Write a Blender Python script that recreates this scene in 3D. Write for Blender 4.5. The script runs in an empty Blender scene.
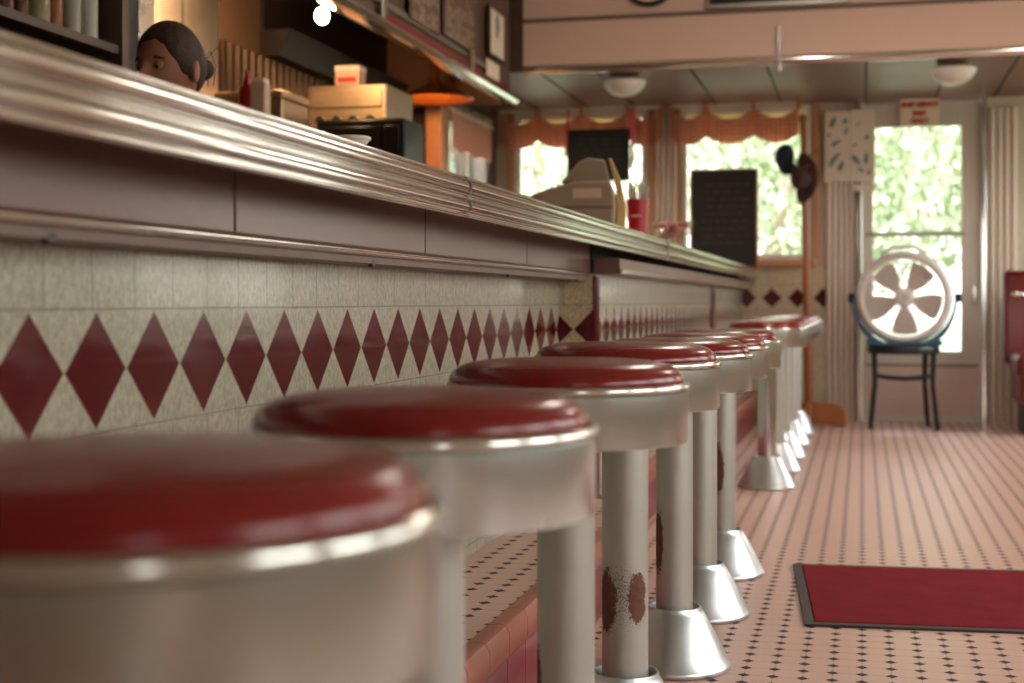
import bpy, bmesh, math, random
from mathutils import Vector, Matrix
random.seed(7)
PI = math.pi
S = bpy.context.scene
C = S.collection

# ------------------------------------------------------------------ camera model
FPX, TH, HOR, CH = 1422.0, math.radians(13.83), 302.0, 0.85
cT, sT = math.cos(TH), math.sin(TH)

def at(px, py, Y):
    u = (px - 512) / FPX
    t = Y / (cT + u * sT)
    return Vector((t * (-sT + u * cT), Y, CH + (HOR - py) / FPX * t))

def atx(px, py, X):
    u = (px - 512) / FPX
    t = X / (-sT + u * cT)
    return Vector((X, t * (cT + u * sT), CH + (HOR - py) / FPX * t))

# ------------------------------------------------------------------ mesh builder
class MB:
    def __init__(self):
        self.v, self.f = [], []
    def add(self, vs, fs, M=None):
        n = len(self.v)
        for p in vs:
            p = Vector(p)
            self.v.append(M @ p if M else p)
        for f in fs:
            self.f.append([n + i for i in f])
        return self
    def box(self, a, b, M=None):
        x0, y0, z0 = [min(a[i], b[i]) for i in range(3)]
        x1, y1, z1 = [max(a[i], b[i]) for i in range(3)]
        return self.add([(x0,y0,z0),(x1,y0,z0),(x1,y1,z0),(x0,y1,z0),(x0,y0,z1),(x1,y0,z1),(x1,y1,z1),(x0,y1,z1)],
                        [(0,3,2,1),(4,5,6,7),(0,1,5,4),(1,2,6,5),(2,3,7,6),(3,0,4,7)], M)
    def lathe(self, prof, n=48, M=None, sx=1, sy=1):
        vs, fs = [], []
        m = len(prof)
        for (r, z) in prof:
            for k in range(n):
                a = 2*PI*k/n
                vs.append((r*math.cos(a)*sx, r*math.sin(a)*sy, z))
        for j in range(m-1):
            for k in range(n):
                k2 = (k+1) % n
                fs.append((j*n+k, j*n+k2, (j+1)*n+k2, (j+1)*n+k))
        fs.append(tuple(range(n-1, -1, -1)))
        fs.append(tuple((m-1)*n+k for k in range(n)))
        return self.add(vs, fs, M)
    def ring(self, prof, n=48, M=None):
        # closed profile revolved about z (torus-like)
        vs, fs = [], []
        m = len(prof)
        for (r, z) in prof:
            for k in range(n):
                a = 2*PI*k/n
                vs.append((r*math.cos(a), r*math.sin(a), z))
        for j in range(m):
            j2 = (j+1) % m
            for k in range(n):
                k2 = (k+1) % n
                fs.append((j*n+k, j*n+k2, j2*n+k2, j2*n+k))
        return self.add(vs, fs, M)
    def tube(self, path, r, n=10, M=None):
        pts = [Vector(p) for p in path]
        rs = r if isinstance(r, (list, tuple)) else [r]*len(pts)
        vs, fs = [], []
        up = Vector((0, 0, 1))
        prev = None
        for i, p in enumerate(pts):
            d = (pts[min(i+1, len(pts)-1)] - pts[max(i-1, 0)]).normalized()
            if prev is None:
                a = d.cross(up)
                if a.length < 1e-4: a = d.cross(Vector((0, 1, 0)))
                a.normalize()
            else:
                a = (prev - d*prev.dot(d)).normalized()
            prev = a
            b = d.cross(a)
            for k in range(n):
                t = 2*PI*k/n
                vs.append(p + (a*math.cos(t) + b*math.sin(t))*rs[i])
        for i in range(len(pts)-1):
            for k in range(n):
                k2 = (k+1) % n
                fs.append((i*n+k, i*n+k2, (i+1)*n+k2, (i+1)*n+k))
        fs.append(tuple(range(n-1, -1, -1)))
        fs.append(tuple((len(pts)-1)*n+k for k in range(n)))
        return self.add(vs, fs, M)
    def prism(self, poly, axis, a, b, M=None):
        # closed 2D polygon extruded along axis ('x','y','z') from a to b
        def P(p, t):
            if axis == 'y': return (p[0], t, p[1])
            if axis == 'x': return (t, p[0], p[1])
            return (p[0], p[1], t)
        n = len(poly)
        vs = [P(p, a) for p in poly] + [P(p, b) for p in poly]
        fs = [tuple(range(n)), tuple(range(2*n-1, n-1, -1))]
        for i in range(n):
            j = (i+1) % n
            fs.append((i, i+n, j+n, j))
        return self.add(vs, fs, M)
    def ball(self, c, r, n=16, m=10, M=None):
        rx, ry, rz = (r, r, r) if not isinstance(r, (tuple, list)) else r
        T = Matrix.Translation(Vector(c)) @ Matrix.Diagonal((rx, ry, rz, 1))
        if M: T = M @ T
        prof = [(math.sin(PI*j/m) if 0 < j < m else 0.002, -math.cos(PI*j/m)) for j in range(m+1)]
        return self.lathe(prof, n, T)
    def build(self, name, mat, parent=None, bevel=0, seg=2, loc=None, rot=None, sub=0, sharp=38):
        me = bpy.data.meshes.new(name)
        me.from_pydata([tuple(p) for p in self.v], [], self.f)
        bm = bmesh.new(); bm.from_mesh(me)
        bmesh.ops.recalc_face_normals(bm, faces=bm.faces)
        for f in bm.faces: f.smooth = True
        lim = math.radians(sharp)
        for e in bm.edges:
            if len(e.link_faces) == 2 and e.calc_face_angle(0) > lim: e.smooth = False
        bm.to_mesh(me); bm.free()
        if mat: me.materials.append(mat)
        o = bpy.data.objects.new(name, me); C.objects.link(o)
        if parent: o.parent = parent
        if loc is not None: o.location = loc
        if rot is not None: o.rotation_euler = rot
        if bevel:
            md = o.modifiers.new('bevel', 'BEVEL'); md.width = bevel; md.segments = seg
            md.limit_method = 'ANGLE'; md.angle_limit = math.radians(40)
        if sub:
            md = o.modifiers.new('sub', 'SUBSURF'); md.levels = sub; md.render_levels = sub
        return o

def tag(o, label=None, cat=None, group=None, kind=None):
    if label: o['label'] = label
    if cat: o['category'] = cat
    if group: o['group'] = group
    if kind: o['kind'] = kind
    return o

def thing(name, label, cat, loc=(0,0,0), rz=0, group=None):
    o = bpy.data.objects.new(name, None); C.objects.link(o)
    o.empty_display_size = .1
    o.location = loc; o.rotation_euler = (0, 0, rz)
    return tag(o, label, cat, group)

def struct(name, mb, mat, parent=None, bevel=0):
    o = mb.build(name, mat, parent, bevel)
    if parent is None: o['kind'] = 'structure'
    return o

def dup(root, loc, rz, label):
    r = root.copy(); C.objects.link(r); r.location = loc; r.rotation_euler = (0, 0, rz); r['label'] = label
    for ch in list(root.children):
        c = ch.copy(); C.objects.link(c); c.parent = r
        for g in list(ch.children):
            d = g.copy(); C.objects.link(d); d.parent = c
    return r

# ------------------------------------------------------------------ materials
class NT:
    def __init__(self, name):
        self.m = bpy.data.materials.new(name); self.m.use_nodes = True
        self.t = self.m.node_tree; self.n = self.t.nodes; self.l = self.t.links
        self.b = self.n['Principled BSDF']
    def node(self, t, **k):
        x = self.n.new(t)
        for a, v in k.items(): setattr(x, a, v)
        return x
    def link(self, a, b): self.l.new(a, b)
    def math(self, op, a, b=None, c=None):
        x = self.node('ShaderNodeMath', operation=op)
        for i, v in enumerate((a, b, c)):
            if v is None: continue
            if isinstance(v, (int, float)): x.inputs[i].default_value = v
            else: self.link(v, x.inputs[i])
        return x.outputs[0]
    def xyz(self):
        tc = self.node('ShaderNodeTexCoord'); s = self.node('ShaderNodeSeparateXYZ')
        self.link(tc.outputs['Object'], s.inputs[0])
        return tc.outputs['Object'], s.outputs[0], s.outputs[1], s.outputs[2]
    def noise(self, vec, scale, detail=3, rough=.5, dist=0):
        x = self.node('ShaderNodeTexNoise'); x.inputs['Scale'].default_value = scale
        x.inputs['Detail'].default_value = detail; x.inputs['Roughness'].default_value = rough
        x.inputs['Distortion'].default_value = dist
        if vec is not None: self.link(vec, x.inputs['Vector'])
        return x.outputs[0]
    def mix(self, f, a, b):
        x = self.node('ShaderNodeMix', data_type='RGBA')
        for i, v in ((0, f), (6, a), (7, b)):
            if isinstance(v, (int, float)): x.inputs[i].default_value = v
            elif isinstance(v, (tuple, list)): x.inputs[i].default_value = (*v[:3], 1)
            else: self.link(v, x.inputs[i])
        return x.outputs[2]
    def ramp(self, f, a, b):
        x = self.node('ShaderNodeMapRange'); x.clamp = True
        self.link(f, x.inputs[0]); x.inputs[1].default_value = a; x.inputs[2].default_value = b
        return x.outputs[0]
    def color(self, c):
        if isinstance(c, (tuple, list)): self.b.inputs['Base Color'].default_value = (*c[:3], 1)
        else: self.link(c, self.b.inputs['Base Color'])
    def rough(self, r):
        if isinstance(r, (int, float)): self.b.inputs['Roughness'].default_value = r
        else: self.link(r, self.b.inputs['Roughness'])
    def bump(self, h, strength=.2, dist=.002):
        x = self.node('ShaderNodeBump'); x.inputs['Strength'].default_value = strength
        x.inputs['Distance'].default_value = dist
        self.link(h, x.inputs['Height']); self.link(x.outputs[0], self.b.inputs['Normal'])

def lin(r, g, b):
    f = lambda c: (c/255/12.92) if c/255 <= .04045 else ((c/255+.055)/1.055)**2.4
    return (f(r), f(g), f(b))

def plain(name, c, rough=.5, metal=0, var=.12, scale=30, spec=None, bump=0):
    t = NT(name)
    tc, x, y, z = t.xyz()
    n = t.noise(tc, scale, 4)
    c2 = tuple(max(0, v*(1-var)) for v in c); c3 = tuple(min(1, v*(1+var)) for v in c)
    t.color(t.mix(n, c2, c3))
    t.rough(rough); t.b.inputs['Metallic'].default_value = metal
    if spec is not None: t.b.inputs['Specular IOR Level'].default_value = spec
    if bump: t.bump(n, bump, .001)
    return t.m

def metal(name, c, rough, scale=(40, 40, 2), var=.1, wear=.08):
    t = NT(name)
    tc, x, y, z = t.xyz()
    mp = t.node('ShaderNodeMapping'); mp.inputs['Scale'].default_value = scale
    t.link(tc, mp.inputs[0])
    n = t.noise(mp.outputs[0], 6, 5, .6)
    n2 = t.noise(tc, 14, 4, .6)
    t.color(t.mix(n, tuple(v*(1-var) for v in c), tuple(min(1, v*(1+var)) for v in c)))
    r = t.math('ADD', rough - wear/2, t.math('MULTIPLY', n2, wear))
    t.rough(r); t.b.inputs['Metallic'].default_value = 1
    return t.m

def tile_floor():
    t = NT('octagon floor tile')
    tc, x, y, z = t.xyz()
    p = .0655
    def fr(a): return t.math('ABSOLUTE', t.math('SUBTRACT', t.math('FRACT', t.math('MULTIPLY', a, 1/p)), .5))
    fx, fy = fr(x), fr(y)             # .5 at a joint
    gx, gy = t.math('SUBTRACT', .5, fx), t.math('SUBTRACT', .5, fy)
    d = t.math('ADD', gx, gy)
    dot = t.math('SUBTRACT', 1, t.ramp(d, .225, .245))
    g = t.math('MINIMUM', gx, gy)
    grout = t.math('SUBTRACT', 1, t.ramp(g, .008, .022))
    n = t.noise(tc, 5, 4); n2 = t.noise(tc, 140, 3)
    base = t.mix(n, lin(190, 148, 132), lin(210, 172, 156))
    base = t.mix(t.math('MULTIPLY', n2, .25), base, lin(150, 100, 80))
    col = t.mix(t.math('MULTIPLY', grout, .65), base, lin(120, 84, 72))
    col = t.mix(dot, col, lin(44, 27, 24))
    t.color(col)
    t.rough(t.math('ADD', t.math('ADD', .30, t.math('MULTIPLY', n, .10)), t.math('MULTIPLY', dot, .45)))
    t.bump(t.math('SUBTRACT', 1, t.math('MAXIMUM', grout, t.math('MULTIPLY', dot, .4))), .12, .0006)
    return t.m

def diamond_tile(name, axis, phase, pitch, zc, jp, jphase, cream=(172, 168, 148), gap=.0016, rowh=None):
    """cream wall tile with a row of red diamonds; axis is the coordinate that runs along the wall"""
    t = NT(name)
    tc, x, y, z = t.xyz()
    a = {'x': x, 'y': y}[axis]
    f = t.math('SUBTRACT', t.math('FRACT', t.math('ADD', t.math('MULTIPLY', t.math('SUBTRACT', a, phase), 1/pitch), .5)), .5)
    da = t.math('MULTIPLY', t.math('ABSOLUTE', f), pitch)
    dz = t.math('ABSOLUTE', t.math('SUBTRACT', z, zc))
    half = rowh if rowh else pitch/2
    s = t.math('ADD', da, dz)
    inside = t.math('SUBTRACT', 1, t.ramp(s, half-gap-.001, half-gap))
    rim = t.math('MULTIPLY', t.ramp(s, half-gap-.001, half-gap), t.math('SUBTRACT', 1, t.ramp(s, half+gap*.3, half+gap*.3+.001)))
    row = t.math('LESS_THAN', dz, pitch/2)
    # grout joints of the square tiles above and below
    j = t.math('ABSOLUTE', t.math('SUBTRACT', t.math('FRACT', t.math('ADD', t.math('MULTIPLY', t.math('SUBTRACT', a, jphase), 1/jp), .5)), .5))
    jv = t.math('MULTIPLY', t.math('SUBTRACT', 1, t.ramp(t.math('MULTIPLY', j, jp), .0009, .002)), t.math('SUBTRACT', 1, row))
    zz = t.math('SUBTRACT', dz, pitch/2+.003)
    k = t.math('ABSOLUTE', t.math('SUBTRACT', t.math('FRACT', t.math('ADD', t.math('MULTIPLY', zz, 1/jp), .5)), .5))
    jh = t.math('MULTIPLY', t.math('SUBTRACT', 1, t.ramp(t.math('MULTIPLY', k, jp), .0009, .002)), t.math('GREATER_THAN', dz, pitch/2-.01))
    joint = t.math('MAXIMUM', jv, jh)
    mp = t.node('ShaderNodeMapping'); mp.inputs['Scale'].default_value = (1, 1, .55); t.link(tc, mp.inputs[0])
    n = t.noise(mp.outputs[0], 150, 5, .65, .6); n2 = t.noise(tc, 9, 3)
    cr = lin(*cream)
    base = t.mix(t.ramp(n, .38, .62), tuple(v*.62 for v in cr), tuple(min(1, v*1.08) for v in cr))
    base = t.mix(t.math('MULTIPLY', n2, .35), base, tuple(v*.75 for v in cr))
    col = t.mix(t.math('MULTIPLY', joint, .75), base, tuple(v*.35 for v in cr))
    n3 = t.noise(tc, 25, 2)
    red = t.mix(n3, lin(70, 10, 18), lin(90, 15, 24))
    col = t.mix(t.math('MULTIPLY', rim, .55), col, tuple(v*.4 for v in cr))
    col = t.mix(inside, col, red)
    t.color(col)
    t.rough(t.math('SUBTRACT', t.math('ADD', .2, t.math('MULTIPLY', n, .1)), t.math('MULTIPLY', inside, .12)))
    pil = t.math('SUBTRACT', t.math('MULTIPLY', n2, 1.5), t.math('MULTIPLY', t.math('MAXIMUM', joint, rim), 1.0))
    t.bump(pil, .3, .002)
    t.b.inputs['Coat Weight'].default_value = .25
    t.b.inputs['Coat Roughness'].default_value = .08
    return t.m

def soft(m, v):
    m.node_tree.nodes['Principled BSDF'].inputs['Metallic'].default_value = v
    return m

def rusty(name, c, rough, blobs, specks=None):
    """worn steel column with rust patches: blobs are (centre, radii)"""
    t = NT(name)
    tc, x, y, z = t.xyz()
    n = t.noise(tc, 60, 5, .7); n2 = t.noise(tc, 260, 3, .7); n4 = t.noise(tc, 12, 4)
    m = None
    for (cx, cy, cz), (r1, r2) in blobs:
        dx = t.math('MULTIPLY', t.math('SUBTRACT', x, cx), 1/r1)
        dy = t.math('MULTIPLY', t.math('SUBTRACT', y, cy), 1/r1)
        dz = t.math('MULTIPLY', t.math('SUBTRACT', z, cz), 1/r2)
        d = t.math('SQRT', t.math('ADD', t.math('ADD', t.math('MULTIPLY', dx, dx), t.math('MULTIPLY', dy, dy)), t.math('MULTIPLY', dz, dz)))
        k = t.math('ADD', d, t.math('MULTIPLY', t.math('SUBTRACT', n, .5), .8))
        k = t.math('ADD', k, t.math('MULTIPLY', t.math('SUBTRACT', n2, .5), .9))
        s = t.math('SUBTRACT', 1, t.ramp(k, .9, 1.0))
        m = s if m is None else t.math('MAXIMUM', m, s)
    if specks:
        (cx, cy, cz), (r1, r2) = specks
        dd = None
        for a_, c_, r_ in ((x, cx, r1), (y, cy, r1), (z, cz, r2)):
            e_ = t.math('MULTIPLY', t.math('SUBTRACT', a_, c_), 1/r_); e_ = t.math('MULTIPLY', e_, e_)
            dd = e_ if dd is None else t.math('ADD', dd, e_)
        fine = t.noise(tc, 420, 2, .6)
        sp = t.ramp(t.math('SUBTRACT', fine, t.math('MULTIPLY', dd, .12)), .53, .57)
        m = t.math('MAXIMUM', m, sp)
    steel = t.mix(n4, tuple(v*.86 for v in c), tuple(min(1, v*1.1) for v in c))
    rust = t.mix(n, lin(58, 36, 30), lin(128, 80, 60))
    t.color(t.mix(m, steel, rust))
    t.link(t.math('MULTIPLY', t.math('SUBTRACT', 1, m), .72), t.b.inputs['Metallic'])
    t.rough(t.math('ADD', rough, t.math('MULTIPLY', m, .4)))
    t.bump(t.math('MULTIPLY', m, n), .4, .001)
    return t.m

def glass(name, tint=(1, 1, 1), gloss=.06):
    t = NT(name); t.n.remove(t.b)
    tr = t.node('ShaderNodeBsdfTransparent'); tr.inputs[0].default_value = (*tint, 1)
    gl = t.node('ShaderNodeBsdfGlossy'); gl.inputs['Roughness'].default_value = .02
    fr = t.node('ShaderNodeFresnel'); fr.inputs[0].default_value = 1.45
    mx = t.node('ShaderNodeMixShader')
    t.link(t.math('MULTIPLY', fr.outputs[0], gloss/.04*.6), mx.inputs[0])
    t.link(tr.outputs[0], mx.inputs[1]); t.link(gl.outputs[0], mx.inputs[2])
    t.link(mx.outputs[0], t.n['Material Output'].inputs[0])
    return t.m

def gingham(name, thin=.65):
    t = NT(name)
    tc, x, y, z = t.xyz()
    p = .032
    def st(a): return t.math('LESS_THAN', t.math('FRACT', t.math('MULTIPLY', a, 1/p)), .5)
    s = t.math('MULTIPLY', t.math('ADD', st(x), st(z)), .5)
    n = t.noise(tc, 200, 2)
    col = t.mix(s, lin(240, 200, 174), lin(184, 98, 82))
    t.color(t.mix(t.math('MULTIPLY', n, .2), col, lin(120, 70, 60)))
    t.rough(.85)
    # thin cotton lets daylight through
    tl = t.node('ShaderNodeBsdfTranslucent'); t.link(col, tl.inputs[0])
    mx = t.node('ShaderNodeMixShader'); mx.inputs[0].default_value = thin
    t.link(t.b.outputs[0], mx.inputs[1]); t.link(tl.outputs[0], mx.inputs[2])
    t.link(mx.outputs[0], t.n['Material Output'].inputs[0])
    return t.m

def cloth(name, c, f):
    t = NT(name); t.color(c); t.rough(.9)
    tl = t.node('ShaderNodeBsdfTranslucent'); tl.inputs[0].default_value = (*c, 1)
    mx = t.node('ShaderNodeMixShader'); mx.inputs[0].default_value = f
    t.link(t.b.outputs[0], mx.inputs[1]); t.link(tl.outputs[0], mx.inputs[2])
    t.link(mx.outputs[0], t.n['Material Output'].inputs[0])
    return t.m

def emit(name, c, s):
    t = NT(name)
    t.b.inputs['Base Color'].default_value = (*c, 1)
    t.b.inputs['Emission Color'].default_value = (*c, 1); t.b.inputs['Emission Strength'].default_value = s
    return t.m

def wood(name, a, b, rough=.45, scale=(3, 30, 30)):
    t = NT(name)
    tc, x, y, z = t.xyz()
    mp = t.node('ShaderNodeMapping'); mp.inputs['Scale'].default_value = scale; t.link(tc, mp.inputs[0])
    n = t.noise(mp.outputs[0], 3, 5, .6, 1.5)
    t.color(t.mix(n, a, b)); t.rough(rough)
    return t.m

def vinyl(name, a, b, rough=.3):
    t = NT(name)
    tc, x, y, z = t.xyz()
    n = t.noise(tc, 6, 4); n2 = t.noise(tc, 420, 3)
    t.color(t.mix(n, a, b))
    t.rough(t.math('ADD', rough-.06, t.math('MULTIPLY', n, .12)))
    t.bump(n2, .06, .0006)
    return t.m

M = dict(
    vinyl=vinyl('red seat vinyl', lin(108, 16, 17), lin(128, 25, 22), .24),
    booth=vinyl('dark red booth vinyl', lin(84, 12, 17), lin(104, 20, 22), .35),
    ring=metal('brushed seat ring', (.465, .485, .43), .29, (6, 6, 30), .06),
    lip=metal('polished ring lip', (.72, .72, .67), .16),
    ringB=metal('bright steel seat ring', (.66, .74, .73), .26, (6, 6, 30), .05),
    column=soft(metal('worn nickel column', (.46, .45, .40), .46, (30, 30, 2), .08, .12), .72),
    flare=metal('spun aluminium base', (.58, .60, .61), .36, (8, 8, 8), .05, .14),
    nosing=metal('ribbed counter edging', (.70, .69, .65), .10, (30, .6, 30), .0, .02),
    strip=metal('polished trim strip', (.76, .74, .70), .12, (30, .8, 30), .06, .08),
    oven=metal('warm dimmed steel', (.46, .34, .23), .38, (10, 10, 2), .08, .1),  # steel darkened and warmed; the dim orange kitchen light is in its colour
    steel=metal('stainless steel', (.62, .58, .52), .28, (10, 10, 2), .06, .1),
    steel_dark=metal('dull steel', (.40, .36, .32), .38),
    rib=plain('ribbed pilaster metal', lin(214, 196, 180), .4, .35, .04),
    door_metal=plain('grey door paint', lin(200, 190, 178), .45, .2, .05),
    door_panel=plain('pinkish kick panel', lin(206, 178, 164), .45, .0, .05),
    apron=plain('pink pearl laminate', lin(110, 80, 73), .28, 0, .1, 60),
    counter=plain('beige counter laminate', lin(180, 165, 145), .3),
    ledger=plain('brown painted ledger', lin(112, 90, 78), .5),
    dark=plain('dark recess', lin(30, 22, 20), .7),
    black=plain('black metal', lin(26, 24, 26), .35, 0, .2),
    blackmat=plain('black board', lin(24, 20, 18), .6, 0, .25, 12),
    chalk=plain('chalk', lin(74, 62, 54), .9),
    floor=tile_floor(),
    redtile=plain('red glazed trim tile', lin(148, 80, 62), .35, 0, .15, 15),
    redriser=plain('dark red riser tile', lin(118, 42, 48), .3, 0, .15, 12),
    bull=plain('dark red bullnose', lin(86, 14, 22), .15, 0, .1),
    fascia=plain('pink speckled ceiling panel', lin(222, 188, 172), .5, 0, .08, 160),
    ceiling=plain('off white ceiling', lin(206, 200, 188), .6),
    ceilmetal=plain('brushed ceiling metal', lin(124, 94, 84), .45, .25, .06, 20),
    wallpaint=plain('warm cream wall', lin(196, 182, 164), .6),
    whitetrim=plain('white window paint', lin(226, 216, 200), .4),
    woodtrim=wood('honey wood trim', lin(176, 122, 86), lin(200, 150, 112)),
    polewood=wood('varnished stand wood', lin(128, 66, 22), lin(168, 96, 42), .3, (30, 30, 3)),
    mat=plain('red carpet mat', lin(114, 26, 34), .95, 0, .3, 9, .1, .3),
    matedge=plain('dark rubber edging', lin(52, 42, 38), .7),
    gingham=gingham('gingham cotton'),
    glass=glass('window glass'), blind=cloth('cream blind cloth', lin(238, 222, 190), .6),
    bowlglass=glass('clear bowl glass', (.97, .96, .95), .02),
    candy=plain('wrapped candy', lin(178, 124, 118), .3, 0, .35, 90),
    cup=plain('red plastic', lin(160, 8, 30), .3),
    straw=plain('grey white straws', lin(190, 186, 178), .5),
    register=plain('taupe plastic', lin(150, 128, 108), .45, 0, .04),
    registerlab=plain('pale pink label', lin(204, 168, 146), .5),
    receipt=plain('yellowed card', lin(206, 170, 112), .7),
    opal=plain('opal glass', lin(222, 216, 206), .2, 0, .03),
    brass=plain('brass fitting', lin(170, 130, 70), .3, .8),
    navy=plain('navy cloth', lin(32, 36, 54), .9),
    brown=plain('brown felt', lin(64, 34, 26), .85),
    fanwhite=plain('white fan plastic', lin(212, 204, 198), .35),
    fanblade=plain('pale grey blades', lin(196, 178, 164), .35),
    fanblue=plain('blue fan cradle', lin(44, 84, 112), .35),
    paper=plain('paper', lin(226, 206, 188), .8, 0, .04),
    paperold=plain('aged poster paper', lin(226, 208, 188), .8, 0, .05),
    ink=plain('blue grey ink', lin(118, 134, 142), .8, 0, .2),
    redink=plain('red lettering', lin(184, 66, 52), .8),
    hood=plain('dark hood enamel', lin(88, 64, 52), .45, 0, .15, 10),
    enamel=plain('black oven enamel', lin(9, 7, 7), .3, 0, .1, 30, .25),
    hoodin=plain('darkened hood lining', lin(30, 20, 15), .55, 0, .2, 8),  # near-black brown; the shade under the hood is put into this colour
    hoodend=plain('brown hood end', lin(132, 84, 50), .5, 0, .15, 8),
    redband=plain('red enamel band', lin(120, 24, 30), .4),
    menu=plain('brown menu board', lin(98, 72, 60), .6),
    menutext=plain('cream menu letters', lin(138, 114, 100), .8),
    oak=plain('dark shelf wood', lin(70, 48, 36), .5, 0, .2, 8),
    jar=plain('stoneware jar', lin(150, 130, 100), .35),
    jar2=plain('pale cup', lin(172, 166, 150), .3),
    jar3=plain('brown bottle', lin(96, 52, 28), .2),
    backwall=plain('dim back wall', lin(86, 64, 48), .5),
    whiteware=plain('white china', lin(226, 218, 204), .2),
    skin=plain('skin', lin(158, 100, 74), .5, 0, .05, 40),
    hair=None, shirt=plain('dark shirt', lin(58, 50, 54), .9), trousers=plain('dark trousers', lin(36, 36, 44), .9),
    eye=plain('eyeball', lin(150, 130, 118), .2), iris=plain('brown iris', lin(38, 22, 14), .1),
    leaf=plain('tree leaves', lin(174, 186, 154), .7, 0, .2, 2.5),
    bark=plain('bark', lin(150, 134, 116), .9),
    lawn=plain('lawn', lin(92, 101, 80), .95, 0, .3, 1.5),
)
def hair_mat():
    t = NT('brown hair')
    tc, x, y, z = t.xyz()
    mp = t.node('ShaderNodeMapping'); mp.inputs['Scale'].default_value = (90, 14, 60); t.link(tc, mp.inputs[0])
    n = t.noise(mp.outputs[0], 3, 4, .6, .4)
    t.color(t.mix(n, lin(34, 21, 13), lin(80, 52, 34))); t.rough(.62)
    t.bump(n, .8, .006)
    return t.m
M['hair'] = hair_mat()

# ------------------------------------------------------------------ the room shell
YB = 10.46          # far wall
XL, XR = -2.9, 2.4  # wall behind the counter, aisle-side wall
CEIL = 2.95
struct('floor', MB().box((XL, -2.4, -.08), (XR, YB, 0)), M['floor'])
struct('ceiling', MB().box((XL-.1, -2.4, CEIL), (XR+.1, YB+.2, CEIL+.1)), M['ceiling'])


def wall_with_holes(lo, hi, z0, z1, holes, mk):
    """holes: (a0, a1, zb, zt); mk(a0, a1, zb, zt) adds one slab"""
    holes = sorted(holes)
    a = lo
    for (h0, h1, zb, zt) in holes:
        if h0 > a: mk(a, h0, z0, z1)
        if zb > z0: mk(h0, h1, z0, zb)
        if zt < z1: mk(h0, h1, zt, z1)
        a = h1
    if a < hi: mk(a, hi, z0, z1)

# far wall
w1a, w1b = at(515, 0, YB).x, at(648, 0, YB).x
w2a, w2b = at(681, 0, YB).x, at(812, 0, YB).x
da, db = at(857, 0, YB).x, at(986, 0, YB).x
LOWC = 2.285
W_SILL = at(740, 260, YB).z
W_TOP = 2.272
D_TOP = at(920, 98, YB).z
mb = MB()
holes_far = [(w1a, w1b, W_SILL, W_TOP), (w2a, w2b, W_SILL, W_TOP), (da, db, 0, D_TOP)]
wall_with_holes(XL-.1, XR+.1, 0, CEIL, holes_far, lambda a, b, z0, z1: mb.box((a, YB, z0), (b, YB+.14, z1)))
struct('wall_back', mb, M['wallpaint'])

# aisle-side wall with its row of diner windows (behind the photographer's right shoulder)
RW = [(-1.9 + i*1.55, -1.9 + i*1.55 + 1.25, .9, 2.2) for i in range(1, 5)] + [(7.95, 9.0, .75, 2.3), (9.15, 10.25, .75, 2.3)]
mb = MB()
wall_with_holes(-2.4, YB, 0, CEIL, RW, lambda a, b, z0, z1: mb.box((XR, a, z0), (XR+.14, b, z1)))
struct('wall_right', mb, M['wallpaint'])
for i, (a, b, z0, z1) in enumerate(RW):
    f = MB()
    for (p, q) in (((a, z0), (b, z0+.05)), ((a, z1-.05), (b, z1)), ((a, z0+.05), (a+.05, z1-.05)), ((b-.05, z0+.05), (b, z1-.05)), (((a+b)/2-.02, z0+.05), ((a+b)/2+.02, z1-.05))):
        f.box((XR+.02, p[0], p[1]), (XR+.09, q[0], q[1]))
    struct('window_%d' % (i+4), f, M['whitetrim'])

FW = [(1.45, 2.1, 1.0, 2.0)]
mb = MB()
wall_with_holes(XL-.1, XR+.1, 0, CEIL, FW, lambda a, b, z0, z1: mb.box((a, -2.5, z0), (b, -2.4, z1)))
struct('wall_front', mb, M['wallpaint'])
# wall behind the counter, with a window in its far end
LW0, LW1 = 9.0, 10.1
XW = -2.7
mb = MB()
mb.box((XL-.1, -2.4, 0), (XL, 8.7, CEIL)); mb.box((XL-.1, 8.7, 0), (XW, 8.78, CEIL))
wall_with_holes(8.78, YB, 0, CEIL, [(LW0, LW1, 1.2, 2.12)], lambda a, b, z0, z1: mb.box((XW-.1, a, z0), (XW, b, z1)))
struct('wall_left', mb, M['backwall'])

# low vestibule ceiling and the pink fascia in front of it
FY = 8.62
mb = MB().box((XL, FY+.02, LOWC), (XR, YB, LOWC+.05))
low = struct('ceiling_low', mb, M['ceilmetal'])
seam = MB()
for px in (505, 560, 612, 700, 772, 866, 945, 1010):
    x = at(px, 80, 9.3).x
    seam.box((x-.006, FY+.06, LOWC-.006), (x+.006, YB-.01, LOWC+.001))
struct('ceiling_seam', seam, M['dark'], low)
zF = LOWC + .30
fas = struct('trim_1', MB().box((-2.05, FY, LOWC+.012), (XR, FY+.02, zF)), M['fascia'])
struct('trim_2', MB().prism([(FY+.018+.03*math.cos(PI*k/12+PI*.5), LOWC+.012+.03*math.sin(PI*k/12+PI*.5)) for k in range(13)], 'x', -2.05, XR), M['strip'])
struct('trim_3', MB().box((-2.05, FY-.015, zF), (XR, FY+.02, zF+.022)), M['ledger'])
struct('trim_4', MB().box((-2.05, FY+.004, zF+.022), (XR, FY+.02, CEIL)), M['fascia'])
struct('trim_5', MB().box((XL, FY, LOWC+.012), (-2.05, FY+.02, CEIL)), M['hood'])
# header beam on the far wall under the low ceiling
struct('trim_7', MB().box((da-.35, YB-.045, D_TOP+.01), (db+.25, YB-.03, D_TOP+.075)), M['ledger'])

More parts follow.
